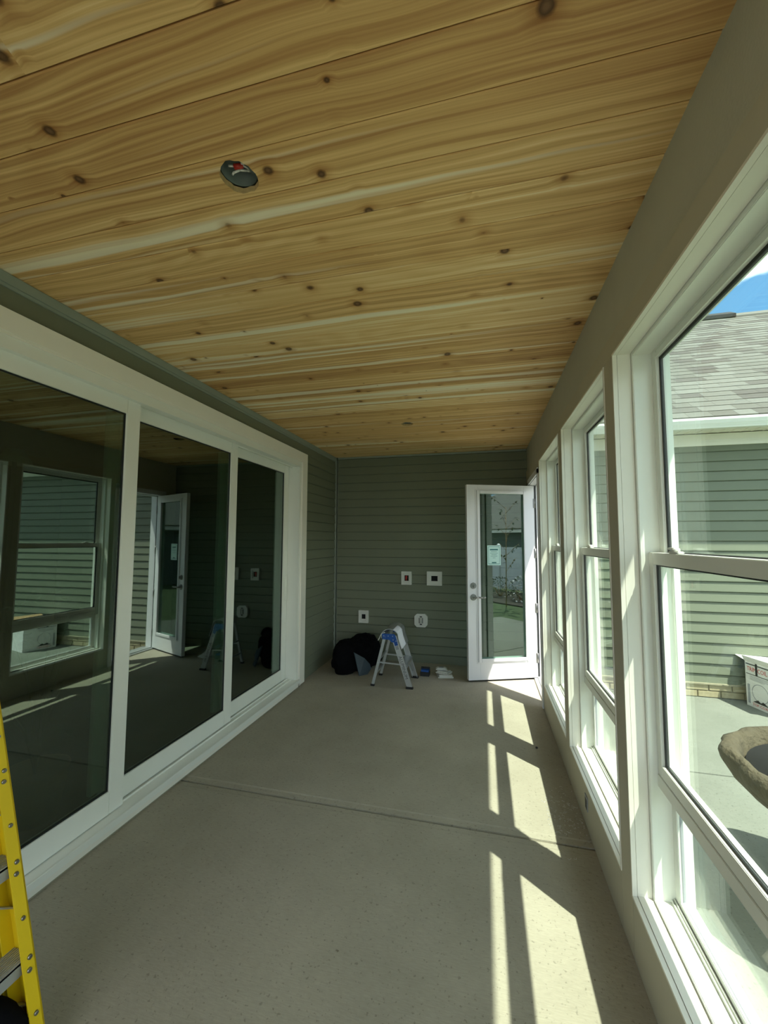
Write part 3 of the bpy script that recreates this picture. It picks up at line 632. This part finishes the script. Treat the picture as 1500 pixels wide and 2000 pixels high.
for yy, in ((SY,), (SY+SW,)):
    bm = bm_new(); s_ = 1 if yy == SY else -1
    bar(bm, (SX, yy, .012), (FT[0], yy, FT[1]), .055, .003); bar(bm, (SX+.026, yy+s_*.010, .012), (FT[0]+.026, yy+s_*.010, FT[1]), .003, .022); bar(bm, (SX-.026, yy+s_*.010, .012), (FT[0]-.026, yy+s_*.010, FT[1]), .003, .022)
    fr_ = obj('front_rail', bm, M_ALU, sl_)
    bm = bm_new(); bx(bm, SX-.038, SX+.036, yy-.014, yy+.014, 0, .020, .003); obj('foot', bm, M_RUB, fr_)
    if yy == SY:
        ang = atan2(FT[1], FT[0]-SX); dirv = Vector((SX-FT[0], 0, -FT[1])).normalized(); mid = Vector((FT[0], yy-.0022, FT[1])).lerp(Vector((SX, yy-.0022, 0)), .60)
        zt = Vector((0, -1, 0)); yt = zt.cross(dirv); mt = Matrix((dirv, yt, zt)).transposed().to_4x4(); mt.translation = mid-ORG[sl_.name]
        text_part('lettering', 'ALUMINUM', .044, mat('dark_print', (.12, .13, .13), .6), fr_, mt, sx=1.0)
        bm = bm_new(); c = Vector((FT[0], 0, FT[1])).lerp(Vector((SX, 0, 0)), .14)
        m4 = Matrix((dirv, Vector((0, -1, 0)).cross(dirv), Vector((0, -1, 0)))).transposed().to_4x4(); m4.translation = Vector((c.x, yy-.002, c.z))
        bx(bm, -.028, .022, -.018, .016, 0, .0006, mtx=m4); bx(bm, .026, .062, -.016, .014, 0, .0006, mi=1, mtx=m4); obj('label_sticker', bm, [M_BLUE, M_GREYI], fr_)
    bm = bm_new(); bar(bm, (-1.100, yy, .012), (RT[0], yy, RT[1]), .028, .018); rr_ = obj('rear_rail', bm, M_ALUD, sl_)
    bm = bm_new(); bx(bm, -1.122, -1.082, yy-.014, yy+.014, 0, .020, .003); obj('foot', bm, M_RUB, rr_)
    bm = bm_new(); bar(bm, (-1.044, yy+s_*.014, .232), (-.812, yy+s_*.014, .222), .013, .004); cyl(bm, (-1.044, yy-.01, .232), (-1.044, yy+.02, .232), .008, .008, 10); cyl(bm, (-.812, yy-.006, .222), (-.812, yy+.02, .222), .008, .008, 10); obj('spreader', bm, M_ALU, sl_)
    bm = bm_new(); prism(bm, [(-1.005, .520), (-1.000, .466), (-.930, .463), (-.905, .440), (-.845, .440), (-.868, .505), (-.88, .522)], yy-s_*.009, yy-s_*.003, 'Y')
    for cx, cz in ((-.985, .50), (-.94, .50), (-.895, .50), (-.89, .465), (-.86, .455)): cyl(bm, (cx, yy-s_*.008, cz), (cx, yy-s_*.012, cz), .005, .004, 8, mi=1)
    obj('top_bracket', bm, [M_BLUE, M_ALU], sl_)
# steps
bm = bm_new(); bx(bm, -.835, -.755, SY+.004, SY+SW-.004, .218, .226, .002); bx(bm, -.757, -.754, SY+.004, SY+SW-.004, .19, .224)
for k in range(5): bx(bm, -.828+k*.015, -.824+k*.015, SY+.01, SY+SW-.01, .226, .228)
obj('step', bm, M_ALU, sl_)
for s_, yy in ((1, SY), (-1, SY+SW)): bm = bm_new(); bar(bm, (-.748, yy+s_*.012, .075), (-.79, yy+s_*.09, .216), .012, .003); obj('step_brace', bm, M_ALUD, sl_)
bm = bm_new(); bar(bm, (-1.040, SY, .26), (-1.040, SY+SW, .26), .012, .02); obj('rear_bar', bm, M_ALUD, sl_)
bm = bm_new(); bar(bm, (-1.075, SY, .12), (-1.075, SY+SW, .12), .012, .02); obj('rear_bar', bm, M_ALUD, sl_)
# rounded top cap: arch swept along y, thick sheet; the front side runs down between the rails
bm = bm_new(); arc = []
for k in range(11):
    a = pi*(.98-k*.086); arc.append((-.925+.090*cos(a)*1.0, .498+.072*sin(a)))
arc = [(-1.012, .478), (-1.010, .500)]+arc[1:]+[(-.832, .470), (-.800, .38)]
inner = [(x_*.97-.0277+(.0 if i_ else 0), z_-.004) for i_, (x_, z_) in enumerate(arc)][::-1]
inner = [(x_+(-.004 if x_ > -.925 else .004), z_-.003) for x_, z_ in arc][::-1]
prism(bm, arc+inner, SY-.012, SY+SW+.012, 'Y'); obj('top_cap', bm, M_ALU, sl_)
bm = bm_new(); a_ = arc[8:14]; lab = [(x_+.0015, z_+.0015) for x_, z_ in a_]+[(x_+.0004, z_+.0004) for x_, z_ in a_][::-1]
prism(bm, lab, SY-.008, SY+.20, 'Y'); obj('instruction_label', bm, M_PAPER, sl_)
bm = bm_new(); tube(bm, [(-.975, SY-.01, .535), (-1.01, SY-.012, .52), (-1.032, SY-.014, .475), (-1.045, SY-.014, .45)], .004, 6); obj('cord', bm, M_PLATE, sl_)

# ================================================================== BLACK BAG + SLATE PANEL
def blob(spheres, res=.035, seed=1, amp=.02, floor_z=0.0, squash=None):
    """one continuous lumpy surface by convex-ish metaball-like union (icosphere pushed to the outermost ellipsoid)"""
    c = Vector((0, 0, 0)); 
    for s in spheres: c += Vector(s[0])
    c /= len(spheres); t = bmesh.new(); bmesh.ops.create_icosphere(t, subdivisions=5, radius=1.0)
    from mathutils import noise
    for v in t.verts:
        d = v.co.normalized(); best = .02
        for (p, r) in spheres:
            rv = Vector(r); o_ = c-Vector(p); A_ = sum((d[i]/rv[i])**2 for i in range(3)); B_ = 2*sum(d[i]*o_[i]/rv[i]**2 for i in range(3)); C_ = sum((o_[i]/rv[i])**2 for i in range(3))-1
            D_ = B_*B_-4*A_*C_
            if D_ > 0:
                tt = (-B_+math.sqrt(D_))/(2*A_); best = max(best, tt)
        co = c+d*best; nz = noise.noise(co*9+Vector((seed, 0, 0)))*amp+abs(noise.noise(co*22+Vector((0, seed, 0))))*amp*.7
        co += d*nz; co.z = max(co.z, floor_z); v.co = co
    for f in t.faces: f.smooth = True
    return t
bg_ = thing('black_bag', 'slumped black cloth bag in the corner left of the small stepladder', 'bag', (-1.44, 4.50, 0))
t = blob([((-1.52, 4.44, .14), (.15, .24, .19)), ((-1.40, 4.55, .16), (.17, .2, .20)), ((-1.34, 4.62, .22), (.13, .16, .15)), ((-1.50, 4.40, .08), (.14, .18, .10)), ((-1.27, 4.66, .15), (.10, .12, .15))], seed=4, amp=.03)
obj('bag_body', t, M_BAG, bg_)
bm = bm_new(); hp = []
for k in range(15):
    a = pi*k/14; hp.append((-1.31+.07*cos(a), 4.55+.01*sin(a), .30+.075*sin(a)))
tube(bm, hp, .016, 10); obj('bag_handle', bm, M_BAG, bg_)
bm = bm_new(); 
t = bmesh.new(); P_ = [(-1.385, 4.30, .235), (-1.285, 4.36, .165), (-1.235, 4.40, .095), (-1.225, 4.42, .04), (-1.245, 4.345, .0), (-1.315, 4.27, .0)]
A_ = [t.verts.new(p) for p in P_]; B_ = [t.verts.new(Vector(p)+Vector((-.012, .012, 0))) for p in P_]
t.faces.new(A_); t.faces.new(B_[::-1])
for i in range(6): t.faces.new((A_[i], B_[i], B_[(i+1) % 6], A_[(i+1) % 6]))
bmesh.ops.recalc_face_normals(t, faces=t.faces[:])
o = obj('dustpan', t, M_SLATE); tag(o, 'slate grey plastic scoop leaning against the black bag', 'dustpan')

# small things on the floor by the back wall
t = thing('small_box', 'little open blue and black box on the floor behind the stepladder', 'box', (-.632, 4.47, 0))
bm = bm_new(); bx(bm, -.682, -.585, 4.43, 4.52, 0, .045, .003); bx(bm, -.682, -.585, 4.50, 4.52, .045, .078, .002); obj('tray', bm, M_INK, t)
bm = bm_new(); bx(bm, -.676, -.591, 4.436, 4.498, .045, .062, .004); obj('lid', bm, M_BLUE, t)
def plate_stack(x, y, z, rz, w_, d_, h_, label):
    t = thing('white_plate', label, 'wall plate', (x, y, z), rz)
    bm = bm_new(); bx(bm, -w_/2, w_/2, -d_/2, d_/2, 0, h_*.45, .003); bx(bm, -w_/2+.012, w_/2-.012, -d_/2+.012, d_/2-.012, h_*.45, h_, .004); obj('flange', bm, M_PLATE, t, local=True)
    bm = bm_new(); bx(bm, -w_/5, w_/5, -d_/4, d_/4, h_, h_+.003, .001); obj('insert', bm, M_GREYI, t, local=True)
plate_stack(-.425, 4.50, 0, .25, .165, .15, .026, 'larger white plastic mount lying at the bottom of the stack')
plate_stack(-.435, 4.515, .030, -.35, .145, .12, .024, 'white plastic mount lying in the middle of the floor stack')
plate_stack(-.465, 4.535, .058, .1, .12, .08, .020, 'smallest white plastic mount on top of the floor stack')

# wood shavings on the concrete near the window wall
bm = bm_new(); rr = random.Random(11)
for k in range(120):
    x = min(.478, rr.gauss(.40, .05)); y = rr.gauss(2.42, .13); a = rr.uniform(0, pi); l = rr.uniform(.003, .012)
    if abs(y-JY) < .05: continue
    pts = [(x+l*s*cos(a+.8*s), y+l*s*sin(a+.8*s), .0008+.001*abs(s)) for s in (-1, 0, 1)]; tube(bm, pts, .0005, 3)
o = obj('wood_shavings', bm, M_PAPER); o['kind'] = 'stuff'; tag(o, 'pale curled shavings scattered on the concrete by the window wall', 'shavings')
bm = bm_new(); bx(bm, .335, .350, 3.12, 3.135, 0, .009, .002); o = obj('debris_chip', bm, M_INK); tag(o, 'tiny black chip on the floor beside the sunlit patches', 'debris')

# ================================================================== YELLOW LADDER (left foreground, folded and leaning)
YE = .970                                      # y of the outer edge of the far rail
def lx(z): return -1.182-.29*z
yl = thing('tall_stepladder', 'folded yellow fibreglass ladder leaning by the sliding door, lower left', 'stepladder', (lx(0), YE-.23, 0))
LTOP = 1.74; LWY = .47
def lean_bm(x_off0, x_off1, y0, y1, z0, z1, bm=None):
    """box in the ladder's lean: offsets behind the front plane"""
    bm = bm or bm_new(); t = bmesh.new(); vs = [t.verts.new((lx(z)-xo, y, z)) for z in (z0, z1) for xo, y in ((x_off0, y0), (x_off1, y0), (x_off1, y1), (x_off0, y1))]
    for f in ((0, 1, 2, 3), (7, 6, 5, 4), (0, 4, 5, 1), (1, 5, 6, 2), (2, 6, 7, 3), (3, 7, 4, 0)): t.faces.new([vs[i] for i in f])
    bmesh.ops.recalc_face_normals(t, faces=t.faces[:]); _merge(bm, t); return bm
for side in (0, 1):
    s_ = -1 if side == 0 else 1; ye = YE if side == 0 else YE-LWY
    ya, yb = sorted((ye, ye+s_*.034)); bm = lean_bm(0, .004, ya, yb, .02, LTOP); lean_bm(.070, .074, ya, yb, .02, LTOP, bm)
    yc, yd = sorted((ye, ye+s_*.004)); lean_bm(0, .074, yc, yd, .02, LTOP, bm)
    fr_ = obj('front_rail', bm, M_YEL, yl)
    bm = lean_bm(-.004, .080, ya-.003, yb+.003, 0, .045); obj('foot', bm, M_RUB, fr_)
    bm = lean_bm(.088, .091, ya, yb, .03, LTOP-.03); lean_bm(.118, .121, ya, yb, .03, LTOP-.03, bm); lean_bm(.088, .121, yc, yd, .03, LTOP-.03, bm); obj('rear_rail', bm, M_YEL, yl)
    for zp in (.262, .503, .748, .99, 1.235, 1.48) if side == 0 else ():
        for dx, dz in ((.010, .016), (.010, -.012)):
            bm = bm_new(); cyl(bm, (lx(zp+dz)-.002, ye+s_*(.014+ (.005 if dz < 0 else 0)), zp+dz), (lx(zp+dz)+.004, ye+s_*(.014+(.005 if dz < 0 else 0)), zp+dz), .007, .0055, 12); obj('rivet', bm, M_NICK, fr_)
    for zp in (.145, .377, .617, .86, 1.1) if side == 0 else (): bm = bm_new(); cyl(bm, (lx(zp)-.002, ye+s_*.017, zp), (lx(zp)+.004, ye+s_*.017, zp), .0065, .005, 12); obj('rivet', bm, M_NICK, fr_)
for zp in (.262, .503, .748, .99, 1.235, 1.48):
    bm = bm_new(); x0 = lx(zp)-.011
    bx(bm, x0-.070, x0, YE-LWY+.006, YE-.006, zp+.010, zp+.016); bx(bm, x0-.003, x0, YE-LWY+.006, YE-.006, zp-.020, zp+.0185); bx(bm, x0-.070, x0-.067, YE-LWY+.006, YE-.006, zp-.012, zp+.016)
    for k in range(9): bx(bm, x0-.066+k*.0068, x0-.0622+k*.0068, YE-LWY+.006, YE-.006, zp+.016, zp+.0185)
    st_ = obj('step', bm, M_ALUD, yl)
    for s_, ye in ((-1, YE-.006), (1, YE-LWY+.006)): bm = bm_new(); bar(bm, (x0-.010, ye, zp-.118), (x0-.018, ye+s_*.15, zp-.004), .024, .004); obj('step_brace', bm, M_ALUD, st_)
bm = lean_bm(-.008, .125, YE-LWY-.01, YE+.01, LTOP-.02, LTOP+.03); obj('top_cap', bm, M_YEL, yl)

# black bag under the ladder with a light cloth corner
t = blob([((-1.37, .80, .07), (.11, .12, .11)), ((-1.30, .885, .11), (.09, .065, .10)), ((-1.42, .66, .05), (.1, .12, .09))], seed=9, amp=.02)
o = obj('dark_cloth', t, M_BAG); tag(o, 'crumpled black cloth on the floor behind the yellow ladder foot', 'cloth')

# ================================================================== OUTSIDE
# patio slab
bm = bm_new(); PJ = 3.335
prism(bm, [(1.40, GZ-.1), (1.40, GZ), (PJ-.008, GZ), (PJ-.004, GZ-.02), (PJ+.004, GZ-.02), (PJ+.008, GZ), (YF+.01, GZ), (YF+.01, GZ-.1)], .676, 3.35, 'X')
bx(bm, -4.5, 3.35, -6.0, YB-.145, GZ-.1, GZ)  # unseen slab behind the porch, added so sunlight bounces up to the ceiling
o = obj('patio', bm, M_PATIO); o['kind'] = 'structure'; o.name = 'floor_patio'
bm = bm_new(); bmesh.ops.create_grid(bm, x_segments=2, y_segments=2, size=1)
for v in bm.verts: v.co = Vector((v.co.x*30, v.co.y*30, GZ-.03))
o = obj('ground', bm, M_GRASS); o['kind'] = 'structure'

# ---- the wing of the house that faces the patio (continues the back wall outside)
XW0, XW1 = .68, 9.0
wg = thing('house_wing', 'sage sided house wing with gutter and shingled roof outside the windows', 'building', (XW0, YF, GZ))
bm = bm_new(); bx(bm, XW0, XW1, YF+.006, YF+.2, GZ, 2.6); bx(bm, XW1-.1, XW1, YF+.1, 11, GZ, 2.6); obj('wall_core', bm, M_DARKV, wg)
sw = mesh_of(siding_mesh_y(0, XW1-XW0), M_SIDX, 'siding_board')
for z in zs:
    if z < 2.42: inst('siding_board', sw, wg, (XW0, YF, z))
bm = bm_new(); bx(bm, XW0, XW1, YF-.028, YF+.006, 2.462, 2.588, .002); obj('frieze_board', bm, M_WHITE, wg)
bm = bm_new(); bx(bm, XW0, XW1, YF-.006, YF+.006, GZ-.02, .006); obj('mortar_bed', bm, M_MORT, wg)
bb = bm_new(); bx(bb, .004, .198, -.020, .004, .003, .060, .003); bmesh_brick = mesh_of(bb, M_BRICK, 'brick')
for row in range(2):
    for k in range(20):
        inst('brick', bmesh_brick, wg, (XW0+.002+k*.204+(.1 if row else 0), YF, GZ+.004+row*.066+random.uniform(-.001, .001)))
bm = bm_new(); bx(bm, XW0, XW1, YF-.032, YF+.004, -.004, .012, .002); obj('brick_ledge', bm, M_MORT, wg)
EY = 4.54
# soffit of vented panels: ribs
bm = bm_new(); bx(bm, XW0, XW1, EY+.10, YF, 2.598, 2.61)
for k in range(82): bx(bm, XW0+.02+k*.1, XW0+.028+k*.1, EY+.11, YF-.03, 2.591, 2.598)
obj('soffit', bm, M_WHITE, wg)
def gutter_prof(s0, z0):       # s = distance outwards
    return [(s0+.10, z0), (s0+.035, z0), (s0+.028, z0+.02), (s0+.012, z0+.055), (s0+.006, z0+.075), (s0, z0+.095), (s0, z0+.125), (s0+.010, z0+.125), (s0+.012, z0+.10), (s0+.10, z0+.10)]
bm = bm_new(); prism(bm, [(a_, 2.568+(b_-2.5)*.8) for a_, b_ in gutter_prof(EY, 2.5)], XW0+.2, XW1+.2, 'X'); obj('gutter', bm, M_VINYL, wg)
bm = bm_new(); bx(bm, XW0, XW1, EY+.098, EY+.118, 2.58, 2.68); obj('fascia_board', bm, M_WHITE, wg)
# roof
RZ0 = 2.675; RY0 = EY+.03; PT = .75; RL = math.hypot(1, PT); RAN = 3.82
uu = Vector((0, 1, PT)).normalized(); nn = Vector((0, -PT, 1)).normalized()
bm = bm_new(); prism(bm, [(RY0, RZ0-.02), (RY0+RAN, RZ0+RAN*PT-.02), (RY0+2*RAN, RZ0-.02)], XW0, XW1+.3, 'X'); obj('roof_deck', bm, M_VENT, wg)
EXP = .1435
def shingle_bm(w_):
    b_ = bmesh.new(); th0, th1 = .009, .001; ln = EXP*1.02
    P_ = [Vector((x, 0, 0))+uu*s+nn*h for x in (.001, w_-.001) for s, h in ((0, 0), (0, th0), (ln, th1+.003), (ln, 0))]
    vs = [b_.verts.new(p) for p in P_]
    for f in ((0, 1, 2, 3), (7, 6, 5, 4), (0, 4, 5, 1), (1, 5, 6, 2), (2, 6, 7, 3)): b_.faces.new([vs[i] for i in f])
    bmesh.ops.recalc_face_normals(b_, faces=b_.faces[:]); return b_
widths = (.16, .21, .26, .31)
sm = [mesh_of(shingle_bm(w_), M_SHIN, 'shingle') for w_ in widths]
for me_ in sm:
    a = me_.attributes.new('tone', 'FLOAT', 'FACE')
    for d_ in a.data: d_.value = 0.
def pix(P):
    d = Vector(P)-Vector((0, 0, EYE)); z_ = d.dot(fw); return 750+790.4*d.dot(r2)/z_, 1000-790.4*d.dot(u2)/z_
rows = int(RAN*RL/EXP)+1; rest = bmesh.new(); lay = rest.faces.layers.float.new('tone'); n_parts = 0
rr = random.Random(21); allsh = []
for r_ in range(rows):
    x = XW0-.1+rr.uniform(0, .2)
    while x < XW1+.2:
        k = rr.randrange(4); w_ = widths[k]; P_ = Vector((x, RY0, RZ0+.004))+uu*(EXP*r_); allsh.append((r_, x, k, P_)); x += w_
def seen(P_):
    px_, py_ = pix(P_+Vector((.12, 0, .02))); return (1285 < px_ < 1512) or (1135 < px_ < 1190 and py_ > 815)
vis = [s for s in allsh if seen(s[3])]; vis.sort(key=lambda s: (s[3]-Vector((0, 0, EYE))).length); part_ids = set(id(s) for s in vis[:298])
for s in allsh:
    if id(s) in part_ids: inst('shingle', sm[s[2]], wg, s[3])
    else:
        b_ = shingle_bm(widths[s[2]]); tone = rr.random(); vm = [rest.verts.new(v.co+s[3]) for v in b_.verts]; b_.verts.index_update()
        for f in b_.faces: nf = rest.faces.new([vm[v.index] for v in f.verts]); nf[lay] = tone
        b_.free()
o = obj('shingle_field', rest, M_SHIN, wg); o['kind'] = 'stuff'
rx = RY0+RAN; rz = RZ0+RAN*PT
bm = bm_new(); prism(bm, [(rx-.13, rz-.085), (rx, rz+.02), (rx+.13, rz-.085), (rx+.13, rz-.06), (rx, rz+.045), (rx-.13, rz-.06)], 3.0, XW1+.2, 'X'); obj('ridge_cap', bm, M_SHIN, wg)
bm = bm_new(); prism(bm, [(rx-.17, rz-.09), (rx-.17, rz-.03), (rx, rz+.085), (rx+.17, rz-.03), (rx+.17, rz-.09)], 1.5, 4.42, 'X'); obj('ridge_vent', bm, M_VENT, wg)

# ---- porch roof, eave and gutter over the window wall
pr = thing('porch_roof', 'white gutter and eave of the porch roof above the windows outside', 'roof', (.8, 1.5, 2.5))
bm = bm_new(); bx(bm, .676, .88, YB-.4, EY+.08, 2.560, 2.575); obj('soffit', bm, M_WHITE, pr)
bm = bm_new(); prism(bm, [(.995-(s-0), z) for s, z in gutter_prof(0.022, 2.500)], YB-.5, EY+.03, 'Y'); obj('gutter', bm, M_VINYL, pr)
bm = bm_new(); bx(bm, .86, .878, YB-.4, EY+.09, 2.50, 2.64); obj('fascia_board', bm, M_WHITE, pr)
bm = bm_new(); prism(bm, [(.93, 2.63), (.66, 2.83), (-1.9, 4.7), (-6.3, 4.7), (-6.3, 2.64), (.66, 2.64), (.87, 2.60)], YB-.5, YF+.3, 'Y'); obj('roof_deck', bm, M_SHIN, pr)

# ---- cast stone basin on a pedestal
bn = thing('stone_basin', 'rustic brown cast stone basin on the patio outside the nearest window', 'birdbath', (1.50, 2.10, GZ))
from mathutils import noise
def lumpy(t, amp, fr_, sd):
    for v in t.verts: v.co += v.co.normalized()*noise.noise(v.co*fr_+Vector((sd, 0, 0)))*amp
t = bmesh.new(); lathe(t, [(.0, .40), (.14, .40), (.28, .43), (.39, .49), (.445, .55), (.47, .59), (.474, .62), (.462, .642), (.438, .650), (.412, .642), (.398, .61), (.385, .56), (.33, .51), (.0, .50)], 72)
for v in t.verts:
    a = atan2(v.co.y, v.co.x); k_ = 1+.03*sin(3*a+1)+.008*sin(7*a)+.006*sin(13*a+2); 
    v.co.x *= k_; v.co.y *= k_; v.co.z += .008*sin(5*a)*(1 if v.co.z > .58 else 0)
    v.co += Vector((noise.noise(v.co*14), noise.noise(v.co*14+Vector((5, 0, 0))), noise.noise(v.co*14+Vector((0, 5, 0)))))*.010
obj('bowl', t, M_STONE, bn, local=True)
t = bmesh.new(); lathe(t, [(.0, .598), (.385, .598), (.385, .588), (.0, .57)], 48); obj('water', t, M_DARKV, bn, local=True)
t = bmesh.new(); lathe(t, [(.0, .0), (.22, .0), (.22, .05), (.15, .09), (.10, .16), (.095, .28), (.13, .36), (.17, .405), (.0, .405)], 40); lumpy(t, .02, 9, 2); 
for v in t.verts: v.co.z = max(0, v.co.z)
obj('pedestal', t, M_STONE, bn, local=True)

# ---- carton against the wing wall
A0 = Vector((2.475, 4.80, GZ)); ca = atan2(-.95, .25)
ct = thing('carton', 'white cardboard carton with red lettering standing by the brick base outside', 'box', tuple(A0), ca)
# local x runs along the lettered face away from the wall; local +y points toward +X (depth)
bm = bm_new(); bx(bm, 0, .40, 0, .33, 0, .42, .003); bd = obj('carton_body', bm, M_CARD, ct, local=True)
bm = bm_new()
for a_, s_ in ((0, 1),):
    prism(bm, [(0, .42), (-.03, .475), (-.027, .478), (.003, .423)], .0, .40, 'X'); prism(bm, [(.0, .420), (.0, .424), (-.12, .452), (-.12, .448)], 0.01, .32, 'Y')
obj('flap', bm, M_CARD, ct, local=True)
bm = bm_new(); prism(bm, [(.33, .424), (.42, .452), (.42, .456), (.33, .428)], .04, .4, 'X'); obj('flap', bm, M_BROWN, ct, local=True)
def face_m(x, z, e=.0006): # text frame on the lettered face (y=0, facing -y), reading direction +x
    m_ = Matrix(((1, 0, 0), (0, 0, -1), (0, 1, 0))).transposed().to_4x4(); m_ = Matrix((Vector((1, 0, 0)), Vector((0, 0, 1)), Vector((0, -1, 0)))).transposed().to_4x4(); m_.translation = Vector((x, -e, z)); return m_
text_part('lettering', 'TRIM COIL', .058, M_RED, ct, face_m(.126, .355), sx=.74)
bm = bm_new(); bx(bm, .012, .24, -.0012, .0, .396, .405); bx(bm, .012, .24, -.0012, .0, .305, .311); obj('print_stripe', bm, M_INK, ct, local=True)
bm = bm_new()
for k, (a_, b_) in enumerate(((.05, .24), (.05, .22), (.05, .23), (.05, .20))): bx(bm, a_, b_, -.0012, 0, .290-k*.011, .294-k*.011)
bx(bm, .02, .045, -.0012, 0, .03, .21); obj('print_lines', bm, M_GREYI, ct, local=True)
bm = bm_new(); lathe(bm, [(.085, 0), (.085, .0005), (.079, .0005), (.079, 0)], 30, mtx=Matrix.Translation((.15, -.0006, .15)) @ Matrix.Rotation(pi/2, 4, 'X'), closed=True)
obj('print_picture', bm, M_GREYI, ct, local=True)
bm = bm_new(); bx(bm, .112, .132, -.0025, 0, .31, .42); obj('black_tape', bm, M_INK, ct, local=True)
text_part('logo', 'TOP-COAT', .034, M_RED, ct, face_m(.15, .032))
bm = bm_new(); t = bmesh.new(); vs = [t.verts.new(p) for p in ((.07, -.0012, .055), (.125, -.0012, .085), (.15, -.0012, .066), (.175, -.0012, .085), (.23, -.0012, .055))]; t.faces.new(vs); obj('logo_bird', t, M_INK, ct, local=True); bm.free()

# ---- back garden seen mirrored in the door glass: lawn, shrubs, sapling, fence, neighbour's house
def shrub(x, y, r, h, label, seed, flower=False):
    t = thing('shrub', label, 'shrub', (x, y, GZ-.03), 0, 'shrubs along the white fence'); rr = random.Random(seed); bm = bm_new()
    for s in range(420):
        a = rr.uniform(0, 2*pi); q = rr.uniform(.2, 1)**.5*r; z_ = rr.uniform(.03, h); k_ = math.sqrt(max(.05, 1-(z_/h)**2)); c = Vector((x+q*k_*cos(a), y+q*k_*sin(a), GZ+z_)); L_ = rr.uniform(.03, .07)
        d = Vector((rr.uniform(-1, 1), rr.uniform(-1, 1), rr.uniform(-.3, 1))).normalized()*L_; sd = d.cross(Vector((.3, .2, 1))).normalized()*L_*.4
        f = bm.faces.new([bm.verts.new(p) for p in (c, c+d*.5+sd, c+d, c+d*.5-sd)]); f.material_index = 1 if (flower and rr.random() < .25) else 0
    o = obj('foliage', bm, [M_LEAF, M_CARD], t); o['kind'] = 'stuff'
    bm = bm_new()
    for s in range(6): a = s*1.05; cyl(bm, (x, y, GZ-.03), (x+r*.5*cos(a), y+r*.5*sin(a), GZ+h*.6), .012, .004, 6)
    obj('stem', bm, M_BROWN, t)
FX = 6.9
for k, (yy, r, h) in enumerate(((-3.6, .45, .45), (-2.7, .5, .4), (-1.8, .45, .5), (-.9, .5, .42), (0., .45, .5), (.9, .5, .4), (1.9, .4, .45))):
    shrub(5.55+.15*(k % 2), yy, r, h+.12, ('white flowering' if k % 2 == 0 else 'plain green')+' low shrub by the white fence, %s from its rear end' % ('first', 'second', 'third', 'fourth', 'fifth', 'sixth', 'seventh')[k], k, k % 2 == 0)
bm = bm_new(); prism(bm, [(4.75, -6.), (6.8, -6.), (6.8, 2.8), (4.95, 2.8), (4.75, 0.)], GZ-.05, GZ+.0, 'Z'); o = obj('mulch_bed', bm, mat('mulch', (.05, .04, .03), .95, var=.8, nscale=30)); o['kind'] = 'structure'; o.name = 'floor_bed'
# fence: posts and panels
fe = thing('garden_fence', 'white vinyl privacy fence at the end of the lawn', 'fence', (FX, -1, GZ))
pm = bm_new(); bx(pm, -.06, .06, -.06, .06, 0, 1.45, .004); pm = mesh_of(pm, M_FENCE, 'fence_post'); cpm = bm_new(); lathe(cpm, [(.0, 1.50), (.085, 1.46), (.085, 1.44), (.0, 1.44)], 4, smooth=False); cpm = mesh_of(cpm, M_FENCE, 'post_cap')
for k in range(7):
    p_ = inst('fence_post', pm, fe, (FX, -7.5+k*1.8, GZ)); ORG[p_.name] = Vector((FX, -7.5+k*1.8, GZ)); inst('post_cap', cpm, p_, (FX, -7.5+k*1.8, GZ))
slm = bm_new(); bx(slm, -.012, .012, .06, 1.74, 0, .165, .003); slm = mesh_of(slm, M_FENCE, 'fence_panel')
for k in range(6):
    for j in range(8): inst('fence_panel', slm, fe, (FX, -7.5+k*1.8, GZ+.04+j*.168))
# sapling
sp_ = thing('sapling', 'thin young tree with sparse leaves standing on the lawn', 'tree', (4.55, .42, GZ-.03))
bm = bm_new(); rr = random.Random(8); cyl(bm, (4.55, .42, GZ-.03), (4.57, .44, 2.3), .014, .005, 8)
tips = []
for k in range(13):
    z_ = .7+k*.13; a = k*2.4; q = Vector((4.55+.35*cos(a), .42+.35*sin(a), z_+.32)); cyl(bm, (4.56, .43, z_), q, .006, .002, 6); tips.append((Vector((4.56, .43, z_)), q))
obj('trunk', bm, M_BROWN, sp_)
bm = bm_new()
for p0, p1 in tips:
    for s in range(9):
        c = p0.lerp(p1, .35+.65*rr.random()); L_ = .09; d = Vector((rr.uniform(-1, 1), rr.uniform(-1, 1), rr.uniform(-.8, .3))).normalized()*L_; sd = d.cross(Vector((.3, .2, 1))).normalized()*L_*.3
        bm.faces.new([bm.verts.new(p) for p in (c, c+d*.5+sd, c+d, c+d*.5-sd)])
o = obj('foliage', bm, M_LEAF, sp_); o['kind'] = 'stuff'
# neighbour's house
nb = thing('neighbour_house', 'neighbouring house with dark siding and pale roof beyond the fence', 'building', (11, -3, GZ))
bm = bm_new(); bx(bm, 10.5, 16, -12, 6, GZ, 1.95); obj('wall', bm, M_FARW, nb)
bm = bm_new(); bx(bm, 10.1, 10.16, -12.4, 6.4, 1.80, 1.98); bx(bm, 10.1, 10.5, -12.4, 6.4, 1.93, 1.96); obj('fascia_board', bm, M_WHITE, nb)
bm = bm_new(); t = bmesh.new(); vs = [t.verts.new(p) for p in ((10.05, -12.5, 1.98), (10.05, 6.5, 1.98), (13.3, 2.5, 4.1), (13.3, -8, 4.1), (16.5, -12.5, 1.98), (16.5, 6.5, 1.98))]
for f in ((0, 1, 2, 3), (0, 3, 4), (1, 5, 2), (2, 5, 4, 3), (0, 4, 5, 1)): t.faces.new([vs[i] for i in f])
bmesh.ops.recalc_face_normals(t, faces=t.faces[:]); obj('roof', t, M_SHIN, nb); bm.free()
